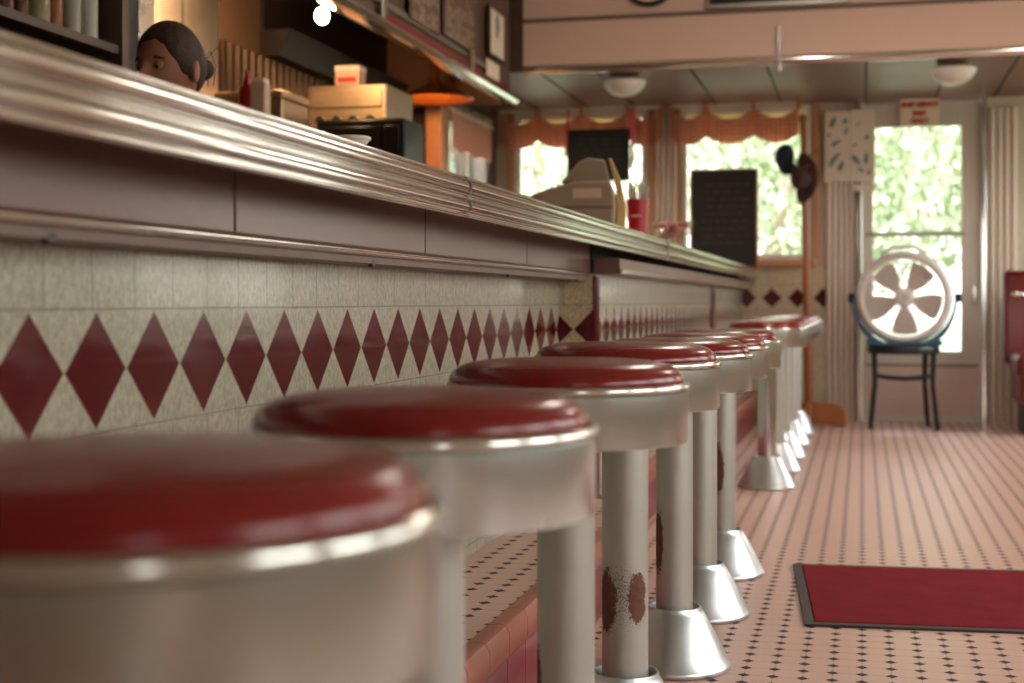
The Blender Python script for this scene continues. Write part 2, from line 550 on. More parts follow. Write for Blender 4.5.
# windows of the far wall
def far_window(name, a, b):
    f = MB()
    y0, y1 = YB-.02, YB+.06
    w = .045
    f.box((a, y0, W_SILL), (a+w, y1, W_TOP)); f.box((b-w, y0, W_SILL), (b, y1, W_TOP))
    f.box((a+w, y0, W_SILL), (b-w, y1, W_SILL+.04)); f.box((a+w, y0, W_TOP-.05), (b-w, y1, W_TOP))
    o = struct(name, f, M['whitetrim'], None, .004)
    struct('window_pane', MB().box((a+w, YB+.02, W_SILL+.04), (b-w, YB+.026, W_TOP-.05)), M['glass'], o)
    struct('window_sill', MB().box((a-.03, YB-.09, W_SILL-.05), (b+.03, YB-.02, W_SILL)), M['woodtrim'], o, .006)
    struct('window_blind', MB().box((a+w+.004, YB-.012, W_TOP-.2), (b-w-.004, YB-.009, W_TOP-.01)), M['blind'], o)
    c = MB()
    for x in (a-.052, b+.004): c.box((x, YB-.035, W_SILL), (x+.048, YB-.0005, W_TOP))
    struct('window_casing', c, M['woodtrim'], o, .004)
    return o
far_window('window_1', w1a, w1b)
far_window('window_2', w2a, w2b)
f = MB()
for (p, q) in (((LW0, 1.2), (LW1, 1.26)), ((LW0, 2.06), (LW1, 2.12)), ((LW0, 1.26), (LW0+.06, 2.06)), ((LW1-.06, 1.26), (LW1, 2.06)), ((9.56, 1.26), (9.6, 2.06))):
    f.box((XW-.06, p[0], p[1]), (XW+.02, q[0], q[1]))
w3 = struct('window_3', f, M['steel'], None, .004)
struct('window_pane', MB().box((XW-.03, LW0+.06, 1.26), (XW-.024, LW1-.06, 2.06)), M['glass'], w3)
struct('window_head', MB().box((XW, LW0-.08, 2.12), (XW+.05, LW1+.08, 2.2)), M['steel'], w3, .005)
struct('window_casing', MB().box((XW, LW0-.08, .9), (XW+.06, LW0, 2.12)), M['woodtrim'], w3, .005)

# tile dado of the far wall under window two, with its own diamonds
dz = at(770, 298, YB).z
dp = at(800, 0, YB).x - at(774.4, 0, YB).x
dado_mat = diamond_tile('far wall tile', 'x', at(746.7, 0, YB).x, dp, dz, .16, at(746.7, 0, YB).x, (214, 194, 164), .004, dp*.405)
struct('trim_8', MB().box((-1.6, YB-.016, .0), (at(826, 0, YB).x, YB-.0005, W_SILL-.05)), dado_mat)

# ribbed pilasters
def pilaster(name, a, b, z1, z0=0.0, y=YB, d=.05):
    n = max(3, int(round((b-a)/.045)))
    poly = []
    w = (b-a)/n
    for i in range(n):
        for k in range(6):
            t = k/5*PI
            poly.append((a + w*i + w/2 - w/2*math.cos(t), y - d*.35 - d*.5*math.sin(t)))
    poly += [(b, y-.0005), (a, y-.0005)]
    return struct(name, MB().prism(poly, 'z', z0, z1), M['rib'])
pilaster('trim_9', at(655, 0, YB).x, at(678, 0, YB).x, 2.2, W_SILL-.04)
pilaster('trim_10', at(826, 0, YB).x, at(855, 0, YB).x, 2.2)
pilaster('trim_11', at(989, 0, YB).x, at(1017, 0, YB).x, 2.2)

# the door
fr = MB()
fr.box((da, YB-.06, 0), (da+.035, YB+.05, D_TOP)); fr.box((db-.035, YB-.06, 0), (db, YB+.05, D_TOP)); fr.box((da+.035, YB-.06, D_TOP-.04), (db-.035, YB+.05, D_TOP))
door = struct('door_1', fr, M['strip'], None, .005)
i0, i1 = da+.036, db-.036
ga, gb = at(873, 0, YB).x, at(961, 0, YB).x
gz0, gz1, gzm = at(915, 351, YB).z, at(915, 127, YB).z, at(915, 234, YB).z
lf = MB()
y0, y1 = YB-.02, YB+.02
lf.box((i0, y0, .001), (ga, y1, D_TOP-.041)); lf.box((gb, y0, .001), (i1, y1, D_TOP-.041))
lf.box((ga, y0, gz1), (gb, y1, D_TOP-.041)); lf.box((ga, y0, gzm-.016), (gb, y1, gzm+.016)); lf.box((ga, y0, .001), (gb, y1, gz0))
struct('door_leaf', lf, M['door_metal'], door, .003)
struct('door_rail', MB().box((ga-.06, y0-.012, gzm-.012), (gb+.03, y0-.001, gzm+.008)), M['steel_dark'], door, .003)
struct('kick_panel', MB().box((i0+.03, y0-.006, .06), (i1-.03, y0-.0005, at(915, 366, YB).z)), M['door_panel'], door, .003)
struct('kick_seam', MB().box((i0+.02, y0-.008, at(915, 366, YB).z), (i1-.02, y0-.0005, at(915, 364, YB).z)), M['ledger'], door)
struct('door_pane', MB().box((ga, YB-.003, gz0), (gb, YB+.003, gz1)), M['glass'], door)
h = MB().tube([(i1-.05, y0, .84), (i1-.05, y0-.05, .84), (i1-.05, y0-.05, .96), (i1-.05, y0, .96)], .009)
struct('door_handle', h, M['strip'], door)

# ------------------------------------------------------------------ counter
WX, WX2, YS = -.971, -.847, 4.61         # tile planes before and after the step at YS
ZC = .85 - .09                            # centre of the diamond row
t_main = diamond_tile('counter tile', 'y', 1.518, .1555, ZC, .1118, 1.551)
t_ret = diamond_tile('counter return tile', 'x', -.847, .1555, ZC, .1118, -.847, (200, 178, 142))
cb = thing('lunch_counter', 'long cream tiled lunch counter base with a row of red diamonds behind the stools', 'counter', (0, 0, 0))
ZT = .9345
MB().box((-1.28, -1.6, 0), (WX, YS, ZT)).build('tile_front', t_main, cb)
MB().box((-1.28, YS+.001, 0), (WX2, YB-.02, .9425)).build('tile_front', t_main, cb)
MB().box((WX+.0005, YS-.006, .2), (WX2-.012, YS-.0005, ZT)).build('tile_return', t_ret, cb)
MB().prism([(WX2-.012, YS-.008), (WX2-.002, YS-.008), (WX2+.006, YS-.002), (WX2+.008, YS+.008), (WX2+.006, YS+.016), (WX2+.0005, YS+.016), (WX2+.0005, YS-.0002), (WX2-.012, YS-.0002)], 'z', .2, ZT).build('corner_trim', M['bull'], cb)
MB().prism([(WX2+.0005, 8.24), (WX2+.009, 8.244), (WX2+.009, 8.41), (WX2+.0005, 8.414)], 'z', .1, .94).build('corner_trim', M['bull'], cb)
AX = -.873
seams = [-1.6, -.86, .055, .97, 1.885, 2.80, 3.715, 4.63]
for a, b in zip(seams[:-1], seams[1:]):
    MB().box((AX-.02, a+.003, .949), (AX, b-.003, 1.052)).build('apron_panel', M['apron'], cb, .002)
    MB().box((AX-.018, b-.003, .949), (AX-.004, b+.0025, 1.052)).build('panel_joint', M['ledger'], cb)
MB().prism([(AX-.0195, .9345)] + [(AX+.011*math.sin(PI*k/12), .9345+.015*(.5-.5*math.cos(PI*k/12))) for k in range(13)] + [(AX-.0195, .9495)], 'y', -1.6, 4.633).build('trim_strip', M['strip'], cb)
MB().box((WX+.0005, -1.6, .921), (AX-.006, YS-.008, .9342)).build('ledger_rail', M['ledger'], cb)
MB().box((-1.28, -1.6, ZT+.0005), (AX-.0205, 4.63, 1.05)).build('carcass', M['dark'], cb)
MB().box((-1.28, 4.631, .9425), (WX2-.02, YB-.02, 1.05)).build('carcass', M['dark'], cb)
MB().box((WX2-.019, 4.64, .9425), (-.775, YB-.03, .995)).build('apron_rail', M['apron'], cb, .003)
MB().box((-.774, 4.64, .944), (-.768, YB-.03, .958)).build('trim_strip', M['strip'], cb)
for y in (.35, 1.42, 2.5, 3.55, 4.45):
    MB().box((AX-.014, y-.009, .915), (AX-.0055, y+.009, .928)).build('bracket', M['black'], cb, .002)

ct = thing('countertop', 'long counter top edged with ribbed shiny metal above the stools', 'countertop', (0, 0, 0))
CT0, CT1 = 1.052, 1.092
MB().box((-1.36, -1.6, CT0), (-.752, YB-.05, CT1-.003)).build('top_slab', M['counter'], ct)
def nosing_profile():
    zb, zt = 1.014, 1.094
    xo = -.752
    P = [(xo, zb)]
    def arc(z0, z1, base, bulge, n=10):
        for i in range(n+1):
            t = PI*i/n
            P.append((xo + base + bulge*math.sin(t)**.8, z0 + (z1-z0)*(.5-.5*math.cos(t))))
    arc(zb+.000, zb+.008, .004, .005, 6)
    arc(zb+.010, zb+.033, .004, .011)
    arc(zb+.0345, zb+.0395, .006, .003, 5)
    arc(zb+.041, zb+.046, .006, .003, 5)
    arc(zb+.0475, zb+.071, .004, .011)
    arc(zb+.073, zb+.080, .001, .005, 6)
    P.append((xo-.012, zt)); P.append((xo-.012, CT1-.0025)); P.append((xo, CT1-.0025))
    return P
NP = nosing_profile()
joints = [-1.6, 2.66, 5.52, YB-.05]
for a, b in zip(joints[:-1], joints[1:]):
    MB().prism(NP, 'y', a+.0008, b-.0008).build('metal_edging', M['nosing'], ct, sharp=60)
for y, w in ((2.66, .0022), (5.56, .03)):
    MB().prism([(p[0]*1.0+.003, 1.054+(p[1]-1.054)*1.02) for p in NP], 'y', y-w, y+w).build('edging_clip', M['strip'] if w < .01 else M['steel_dark'], ct, sharp=60)

# foot ledge along the base
def ledge(name, label, y0, y1, xw, xf, top=True):
    lg = thing(name, label, 'foot ledge', (0, 0, 0))
    if top: MB().box((xw+.001, y0, 0), (xf-.04, y1, .205)).build('tile_top', M['floor'], lg)
    n = max(1, int((y1-y0)/.152)); w = (y1-y0)/n
    nose = MB(); ris = MB()
    pr = [(xf-.039, .14), (xf, .14), (xf+.006, .15), (xf+.006, .19), (xf-.002, .206), (xf-.014, .21), (xf-.039, .207)]
    pr2 = [(xf-.039, .001), (xf, .001), (xf+.0015, .004), (xf+.0015, .136), (xf, .139), (xf-.039, .139)]
    for i in range(n):
        nose.prism(pr, 'y', y0+i*w+.001, y0+(i+1)*w-.001)
        ris.prism(pr2, 'y', y0+i*w+.001, y0+(i+1)*w-.001)
    nose.build('edge_tile', M['redtile'], lg); ris.build('riser_tile', M['redriser'], lg)
    return lg
ledge('foot_ledge', 'near tiled foot ledge with red edge tiles running beside the closest stools', -1.6, YS-.01, WX, -.685)
ledge('foot_ledge', 'red tiled kerb at the base of the set-back stretch of counter', YS+.02, 6.3, WX2, -.808, False)
ledge('foot_ledge', 'far tiled foot ledge with red edge beside the farthest stools', 6.31, YB-.03, WX2, -.72)

# ------------------------------------------------------------------ bar stools
SX = -.425
def stool_parts(root, ringmat, colmat, q=1.0, up=0.0, fh=1.07):
    R = .18
    seat = [(0.001, .7670), (.05, .7668), (.09, .7660), (.12, .7643), (.143, .7608), (.157, .7560), (.1665, .7495), (.1718, .7415), (.1730, .7350), (.171, .728), (.001, .728)]
    MB().lathe([(r*q, z+up) for r, z in seat[::-1]], 72).build('seat', M['vinyl'], root, sharp=60)
    ring = [(.001, .6455), (.170, .6455), (.1785, .647), (.1795, .6495), (.1795, .720), (.176, .7215), (.176, .7225), (R, .7235), (.1815, .727), (R+.0005, .7305), (.177, .7325), (.173, .7325), (.172, .7275), (.001, .7275)]
    MB().lathe([(r*q, z+up) for r, z in ring], 72).build('seat_ring', ringmat, root, sharp=30)
    lip = [(.1805, .7228), (.1825, .7245), (.1829, .727), (.1825, .7298), (.1805, .732), (.1775, .7333), (.1770, .7322), (.1805, .7300), (.1812, .727), (.1800, .7240)]
    MB().ring([(r*q, z+up) for r, z in lip], 72).build('lip', M['lip'], root, sharp=60)
    MB().lathe([(.001, .12), (.0427, .12), (.0427, .645+up), (.001, .645+up)], 48).build('column', colmat, root)
    fl = [(.001, .0005), (.128, .0005), (.1315, .004), (.1315, .010), (.129, .014), (.126, .018), (.117, .036), (.101, .066), (.083, .097), (.069, .120), (.0640, .126), (.063, .130), (.0615, .1335), (.0575, .1335), (.0560, .129), (.056, .110), (.044, .108), (.001, .108)]
    MB().lathe([(r, z if z < .005 else z*fh) for r, z in fl], 64).build('base_flare', M['flare'], root, sharp=45)

def camvec(y):      # unit vector from a stool column to the camera, and to the picture's right
    d = Vector((-SX, -y, 0)).normalized()
    return d, Vector((-d.y, d.x, 0))
def on_col(y, frac, z):
    d, r = camvec(y)
    p = (d*math.sqrt(max(0, 1-frac*frac)) + r*frac) * .0427
    return (p.x, p.y, z)
YST = [.745, 1.355, 2.06, 2.60, 3.31, 3.88, 4.475, 6.62, 7.28, 7.95, 8.68, 9.42]
labels = [
    'red topped chrome counter stool closest to the camera, cut by the picture edge',
    'red topped stool with the bright silver seat ring, second along the counter',
    'red topped counter stool third along the counter, a thick plain column',
    'counter stool with two brown rust patches on its column',
    'counter stool with one long rust stain on the left side of its column',
    'red topped counter stool, second beyond the twin-rusted one',
    'last red topped stool before the gap in the row',
    'first red topped stool after the gap in the row',
    'stool in the far cluster, second after the gap',
    'middle stool of the five beyond the gap',
    'stool in the far cluster, last but one before the coat stand',
    'farthest counter stool, its flared foot beside the coat stand base']
c4 = rusty('rust patched column', (.46, .45, .40), .46, [(on_col(2.60, -.80, .305), (.026, .062)), (on_col(2.60, .55, .31), (.021, .050))], (on_col(2.60, -.05, .315), (.032, .06)))
c5 = rusty('rust stained column', (.46, .45, .40), .46, [(on_col(3.31, -.88, .295), (.019, .078))])
c3 = rusty('rust footed column', (.46, .45, .40), .46, [(on_col(2.06, -.97, .25), (.017, .10))])
SDX = {0: .0135, 1: -.001}
c7 = rusty('rust edged column', (.46, .45, .40), .46, [(on_col(4.475, -.35, .33), (.022, .085))])
cmats = {2: c3, 3: c4, 4: c5, 6: c7, 7: metal('polished chrome column', (.62, .64, .66), .12)}
first = None
for i, y in enumerate(YST):
    if i in (0, 1, 2, 3, 4, 6, 7):
        st = thing('counter_stool', labels[i], 'stool', (SX + SDX.get(i, 0), y, 0), 0, 'stools along the lunch counter')
        stool_parts(st, M['ringB'] if i == 1 else M['ring'], cmats.get(i, M['column']), {1: .965, 3: .965}.get(i, 1.0), {3: .010, 1: -.004}.get(i, 0.0), {3: 1.27}.get(i, 1.07))
        if first is None: first = st
    else:
        dup(first, (SX, y, 0), .5*i, labels[i])

# ------------------------------------------------------------------ things on the floor
# red mat, turned about five degrees
mt = thing('floor_mat', 'dark red carpet mat with black rubber edging on the tiled floor', 'mat', (-.147, 3.80, 0), math.radians(4.6))
MB().box((.028, .028, .0005), (1.72, .845, .009)).build('carpet', M['mat'], mt, .003)
e = MB()
e.box((0, 0, .0005), (1.75, .0275, .007)); e.box((0, .846, .0005), (1.75, .873, .007)); e.box((0, .028, .0005), (.0275, .8455, .007)); e.box((1.7205, .028, .0005), (1.75, .8455, .007))
e.build('edging', M['matedge'], mt, .002)

# black stool with the fan on it
FX, FYY = .275, 9.95
bs = thing('metal_stool', 'black metal stool standing in front of the door under the fan', 'stool', (FX-.005, FYY, 0))
MB().lathe([(.001, .500), (.20, .500), (.232, .505), (.238, .52), (.238, .545), (.23, .556), (.20, .558), (.001, .556)], 48, None, 1, .82).build('seat', M['black'], bs)
for sx in (-1, 1):
    for sy in (-1, 1):
        k = 1 if sx < 0 else (1.0 if sy < 0 else .78)
        MB().tube([(sx*.19*k, sy*.13, .51), (sx*.185*k, sy*.14, .3), (sx*.205*k, sy*.16, .1), (sx*.215*k, sy*.17, .002)], [.02, .017, .017, .015], 12).build('leg', M['black'], bs)
for sy in (-1, 1):
    MB().tube([(-.186, sy*.142, .355), (-.09, sy*.142, .34), (0, sy*.142, .335), (.09, sy*.142, .34), (.175, sy*.142, .355)], .01, 10).build('stretcher', M['black'], bs)

fan = thing('fan', 'round white fan in a blue cradle standing on the black stool', 'fan', (FX, FYY, .558))
FZ = .32; FR = .315
Rot = Matrix.Translation((0, 0, FZ)) @ Matrix.Rotation(PI/2, 4, 'X')   # z of the lathe -> -y
prof = [(FR-.055, -.07), (FR-.02, -.085), (FR, -.06), (FR+.003, 0), (FR-.005, .05), (FR-.03, .075), (FR-.055, .07), (FR-.048, .03), (FR-.045, -.03)]
MB().ring(prof, 72, Rot).build('housing', M['fanwhite'], fan, sharp=50)
g = MB()
for k in range(64):
    a = 2*PI*k/64
    pts = []
    for q in range(7):
        r = .062 + (FR-.055-.062)*q/6
        b = a + .5*(q/6)
        pts.append((r*math.cos(b), r*math.sin(b), .078 - .012*(q/6)**2))
    g.tube(pts, .0022, 5, Rot)
for r in (.095, .13, .165, .2, .235):
    g.ring([(r-.0018, .072), (r+.0018, .072), (r+.0018, .076), (r-.0018, .076)], 60, Rot)
g.build('front_grille', M['fanwhite'], fan)
g = MB()
for k in range(24):
    a = 2*PI*k/24
    g.tube([(.05*math.cos(a), .05*math.sin(a), -.075), ((FR-.05)*math.cos(a), (FR-.05)*math.sin(a), -.07)], .002, 5, Rot)
g.build('back_grille', M['fanwhite'], fan)
hub = MB().lathe([(.001, .072), (.05, .072), (.062, .078), (.062, .088), (.055, .094), (.03, .097), (.001, .097)], 40, Rot).build('hub_cap', M['fanwhite'], fan)
MB().lathe([(.001, .0972), (.026, .0972), (.026, .1), (.001, .1)], 24, Rot).build('badge', M['straw'], hub)
MB().lathe([(.001, -.06), (.06, -.06), (.055, .03), (.001, .04)], 32, Rot).build('motor', M['fanblade'], fan)
for k in range(5):
    a0 = 2*PI*k/5 + .62 + .35
    vs, fs = [], []
    n, m = 8, 6
    for layer in (0, 1):
        for i in range(n+1):
            r = .05 + (.20)*i/n
            half = .34 + .09*math.sin(PI*i/n)
            for j in range(m+1):
                t = -1 + 2*j/m
                a = a0 + half*t
                vs.append((r*math.cos(a), r*math.sin(a), -.012 + .03*t*(r/.25) - .004*layer))
    L = (n+1)*(m+1)
    for i in range(n):
        for j in range(m):
            p = i*(m+1)+j
            fs.append((p, p+1, p+m+2, p+m+1)); fs.append((L+p, L+p+m+1, L+p+m+2, L+p+1))
    for i in range(n):
        p = i*(m+1); fs.append((p, p+m+1, L+p+m+1, L+p)); p += m; fs.append((p, L+p, L+p+m+1, p+m+1))
    for j in range(m):
        p = j; fs.append((p, L+p, L+p+1, p+1)); p = n*(m+1)+j; fs.append((p, p+1, L+p+1, L+p))
    MB().add(vs, fs, Rot).build('blade', M['fanblade'], fan)
# cradle: blue arc hugging the lower half
arc = MB()
vs, fs = [], []
n = 30
for i in range(n+1):
    t = PI + PI*i/n
    rin, rout = FR+.012, FR+.03+.035*abs(math.sin(t))**2
    rout = min(rout, FR+.05)
    for (r, y) in ((rin, -.05), (rout, -.05), (rout, .05), (rin, .05)):
        vs.append((r*math.cos(t), y, max(.004, FZ + r*math.sin(t)*.985)))
for i in range(n):
    for k in range(4):
        k2 = (k+1) % 4
        fs.append((i*4+k, i*4+k2, (i+1)*4+k2, (i+1)*4+k))
fs += [(0, 1, 2, 3), (n*4+3, n*4+2, n*4+1, n*4)]
MB().add(vs, fs).build('cradle', M['fanblue'], fan, .004)
MB().prism([(-.235, .0005), (.235, .0005), (.25, .03), (.2, .055), (.12, .02), (-.12, .02), (-.2, .055), (-.25, .03)], 'y', -.13, .13).build('foot', M['fanblue'], fan, .006)
for s in (-1, 1):
    Mx = Matrix.Translation((s*(FR+.03), 0, FZ+.0)) @ Matrix.Rotation(s*PI/2, 4, 'Y')
    MB().lathe([(.001, -.02), (.03, -.02), (.034, .0), (.03, .022), (.001, .024)], 20, Mx).build('pivot_knob', M['navy'], fan)
Hx = [( .14*math.sin(t), -.03, FZ + (FR+.0)*1 + .022*math.cos(t*1.0) ) for t in (-.9, -.5, 0, .5, .9)]
MB().tube([(-.15, 0, FZ+FR-.05), (-.13, 0, FZ+FR-.01), (-.07, 0, FZ+FR+.025), (0, 0, FZ+FR+.032), (.07, 0, FZ+FR+.025), (.13, 0, FZ+FR-.01), (.15, 0, FZ+FR-.05)], .014, 10).build('carry_handle', M['fanwhite'], fan)

# coat stand
P0 = at(809, 425, 9.95)
cs = thing('coat_stand', 'tall wooden coat stand with curved wooden feet at the end of the stools', 'coat stand', (P0.x, 9.95, 0))
top = at(803, 120, 9.95)
MB().tube([(0, 0, .05), ((top.x-P0.x)*.5, 0, 1.05), (top.x-P0.x, 0, top.z)], [.027, .025, .022], 16).build('pole', M['polewood'], cs)
MB().ball((top.x-P0.x, 0, top.z+.015), .03).build('finial', M['polewood'], cs)
for k, a in enumerate((.05, PI/2, PI, 3*PI/2)):
    Mf = Matrix.Rotation(a, 4, 'Z')
    MB().prism([(.024, .03), (.10, .02), (.19, .001), (.245, .001), (.25, .06), (.235, .12), (.19, .155), (.10, .165), (.024, .168)], 'y', -.022, .022, Mf).build('foot', M['polewood'], cs, .006)
for k, (a, z) in enumerate(((2.9, 1.80), (-1.2, 1.72), (.4, 1.84), (1.6, 1.76))):
    ox = (top.x-P0.x)*z/top.z
    MB().tube([(ox, 0, z), (ox+.06*math.cos(a), .06*math.sin(a), z+.02), (ox+.10*math.cos(a), .10*math.sin(a), z+.06)], [.008, .008, .01], 8).build('peg', M['polewood'], cs)
# hats
p = at(788, 158, 9.93)
cap = thing('cap', 'navy blue cap hanging on the coat stand left of the brown hat', 'cap', (p.x-.015, 9.95, p.z-.095))
Mc = Matrix.Translation((.0, .03, .10)) @ Matrix.Rotation(math.radians(-30), 4, 'Z') @ Matrix.Rotation(math.radians(82), 4, 'X') @ Matrix.Diagonal((.72, 1.06, 1, 1))
MB().lathe([(.001, .085), (.04, .08), (.07, .062), (.088, .03), (.092, 0), (.088, -.002), (.084, .03), (.06, .058), (.001, .07)][::-1], 32, Mc).build('crown', M['navy'], cap)
MB().prism([(-.07, 0), (-.06, -.05), (-.02, -.085), (.03, -.085), (.065, -.05), (.075, 0)], 'y', -.006, .006, Matrix.Translation((.004, .01, .062)) @ Matrix.Rotation(-.2, 4, 'X') @ Matrix.Diagonal((.92, 1, .95, 1))).build('visor', M['navy'], cap, .003)
p = at(804.5, 180, 9.88)
hat = thing('hat', 'dark brown brimmed hat hanging on the coat stand in front of the window', 'hat', (p.x, 9.88, p.z-.17))
Mh = Matrix.Translation((0.0, .0, .18)) @ Matrix.Rotation(math.radians(-32), 4, 'Z') @ Matrix.Rotation(math.radians(88), 4, 'X')
MB().lathe([(.001, .10), (.03, .104), (.055, .108), (.07, .10), (.078, .06), (.086, .0), (.082, 0), (.07, .05), (.001, .09)][::-1], 36, Mh, .62, 1.1).build('crown', M['brown'], hat)
vs, fs = [], []
for lay in (0, 1):
    for j, r in enumerate((.08, .105, .13, .15)):
        for k in range(40):
            a = 2*PI*k/40
            vs.append((r*math.cos(a)*.58, r*math.sin(a)*1.15, .0 + .03*(j/3)**2*math.cos(2*a)*-1 - .004*lay))
for j in range(3):
    for k in range(40):
        k2 = (k+1) % 40
        fs.append((j*40+k, j*40+k2, (j+1)*40+k2, (j+1)*40+k)); fs.append((160+j*40+k, 160+(j+1)*40+k, 160+(j+1)*40+k2, 160+j*40+k2))
for k in range(40):
    k2 = (k+1) % 40
    fs.append((k, 160+k, 160+k2, k2)); fs.append((120+k, 120+k2, 280+k2, 280+k))
MB().add(vs, fs, Mh).build('brim', M['brown'], hat)
MB().ring([(.0845, .004), (.0875, .004), (.085, .024), (.082, .024)], 36, Mh @ Matrix.Diagonal((.62, 1.1, 1, 1))).build('band', M['black'], hat)

# booth bench in the far corner by the door
b0 = at(1003, 300, 10.1)
bo = thing('booth_bench', 'red vinyl booth bench with rolled back against the wall right of the door', 'booth', (b0.x, 9.55, 0))
MB().prism([(.40, .44), (.52, .44), (.60, 1.02), (.57, 1.06), (.52, 1.06), (.49, 1.02)], 'x', 0, 1.2).build('backrest', M['booth'], bo, .03, 4)
MB().box((.03, -.06, .37), (1.2, .42, .52)).build('seat', M['booth'], bo, .035, 4)
MB().box((.05, -.01, .2), (1.2, .52, .38)).build('seat_front', M['booth'], bo, .01)
MB().box((.09, .08, .0), (1.2, .5, .2)).build('plinth', M['black'], bo)
MB().ball((.085, .462, .90), (.05, .012, .022)).build('emblem', M['strip'], bo)

# ------------------------------------------------------------------ things on the counter
def on_counter(px, L, y=None):
    p = atx(px, 0, -L)
    return Vector((-L, p.y, CT1-.0025))
# cash register: profile seen from the stools side
p = on_counter(600, 1.02)
rg = thing('cash_register', 'taupe cash register standing on the counter, its sloped keyboard to the left', 'cash register', (p.x, p.y, p.z), math.radians(8))
prof = [(-.31, .0), (.06, .0), (.065, .15), (.06, .20), (.045, .235), (-.09, .235), (-.2, .205), (-.31, .165), (-.315, .15)]
MB().prism(prof, 'y', -.14, .2).build('body', M['register'], rg, .012, 3)
MB().prism([(-.155, .2352), (.045, .2352), (.035, .27), (.02, .325), (-.045, .335), (-.08, .32)], 'y', -.06, .1).build('display', M['register'], rg, .01, 3)
MB().box((-.10, -.143, .168), (.01, -.1405, .206)).build('label_plate', M['registerlab'], rg)
MB().box((-.24, -.142, .125), (.055, -.1402, .137)).build('seam', M['ledger'], rg)
MB().prism([(.069, .0), (.10, .0), (.105, .14), (.085, .24), (.047, .33), (.036, .33), (.066, .2)], 'y', -.06, .06).build('receipt_card', M['receipt'], rg, .003)
kb = MB()
for i in range(6):
    for j in range(4):
        kb.box((-.29+i*.024, -.05+j*.055, .168+i*.0085), (-.274+i*.024, -.015+j*.055, .185+i*.0085))
kb.build('keys', M['black'], rg)

p = on_counter(637.5, .93)
cu = thing('straw_cup', 'red plastic cup full of pale straws beside the cash register', 'cup', (p.x, p.y, p.z))
MB().lathe([(.001, 0), (.036, 0), (.048, .198), (.046, .198), (.036, .01), (.001, .01)], 32).build('cup', M['cup'], cu)
s = MB()
for k in range(22):
    a = random.random()*2*PI; r = .034*math.sqrt(random.random()); r2 = r*1.25+.006
    hh = .245 + random.random()*.03
    s.tube([(r*.8*math.cos(a), r*.8*math.sin(a), .015), (r2*math.cos(a), r2*math.sin(a), hh)], .0045, 6)
s.build('straws', M['straw'], cu)
MB().prism([(-.02, .122), (.02, .122), (.02, .13), (-.02, .13)], 'y', -.0455, -.042).build('mark', M['registerlab'], cu)

p = on_counter(672, .845)
bw = thing('glass_bowl', 'clear glass bowl of wrapped candies near the far end of the counter', 'bowl', (p.x, p.y, p.z))
MB().lathe([(.001, 0), (.045, 0), (.045, .006), (.02, .02), (.02, .035), (.055, .045), (.078, .07), (.092, .105), (.099, .128), (.095, .128), (.086, .104), (.073, .073), (.05, .052), (.001, .048)], 40).build('bowl', M['bowlglass'], bw)
cd = MB()
for k in range(60):
    a = random.random()*2*PI; r = .07*math.sqrt(random.random()); z = .062 + random.random()*.062
    r = min(r, .03 + (z-.055)*.75)
    cd.ball((r*math.cos(a), r*math.sin(a), z), (.017, .013, .011), 8, 6, None)
o = cd.build('candies', M['candy'], bw); o['kind'] = 'stuff'

p = on_counter(352, 1.02)
cp = thing('white_bowl', 'small white china bowl on the counter in front of the black oven', 'bowl', (p.x, p.y, p.z))
MB().lathe([(.001, 0), (.02, 0), (.02, .03), (.012, .045), (.014, .065), (.024, .078), (.034, .090), (.037, .098), (.035, .098), (.024, .085), (.001, .078)], 36).build('bowl', M['whiteware'], cp)
MB().ring([(.0365, .094), (.039, .094), (.0395, .099), (.037, .101), (.0355, .099)], 36).build('rim', M['whiteware'], cp)

# chalkboards
def scribble(mb, x0, x1, z0, z1, y, rows, th=.012):
    for r in range(rows):
        z = z1 - (z1-z0)*(r+.5)/rows
        x = x0 + random.random()*.06
        while x < x1-.03:
            w = .02 + random.random()*.06
            mb.box((x, y-.0012, z-th/2*(0.5+random.random()*.7)), (min(x+w, x1), y-.0002, z+th/2*(.5+random.random()*.6)))
            x += w + .012 + random.random()*.02
a, b = at(690, 258, 10.28), at(758, 168, 10.28)
hgt = b.z - (CT1-.003)
c2 = thing('menu_chalkboard', 'wood framed chalkboard standing at the far end of the counter against the window', 'chalkboard', (a.x, 10.28, CT1-.003))
wd = b.x - a.x
MB().box((.012, 0, .012), (wd-.012, .014, hgt-.012)).build('board', M['blackmat'], c2)
f = MB(); f.box((0, -.006, 0), (.016, .018, hgt)); f.box((wd-.016, -.006, 0), (wd, .018, hgt)); f.box((.016, -.006, 0), (wd-.016, .018, .016)); f.box((.016, -.006, hgt-.016), (wd-.016, .018, hgt))
f.build('frame', M['polewood'], c2, .003)
s = MB(); scribble(s, .07, wd-.06, .16, hgt-.09, -.0002, 9, .014); s.build('lettering', M['chalk'], c2)
a, b = at(567, 182, 10.2), at(629.5, 128, 10.2)
c1 = thing('hanging_chalkboard', 'black chalkboard hanging by pink ribbons in the window behind the cash register', 'chalkboard', (a.x, 10.2, a.z))
wd, hgt = b.x-a.x, b.z-a.z
MB().box((0, 0, 0), (wd, .016, hgt)).build('board', M['blackmat'], c1, .003)
s = MB(); scribble(s, .06, wd-.06, .10, hgt-.06, -.0003, 6, .012); s.build('lettering', M['chalk'], c1)
M['ribbon'] = plain('pink ribbon', lin(214, 70, 96), .6)
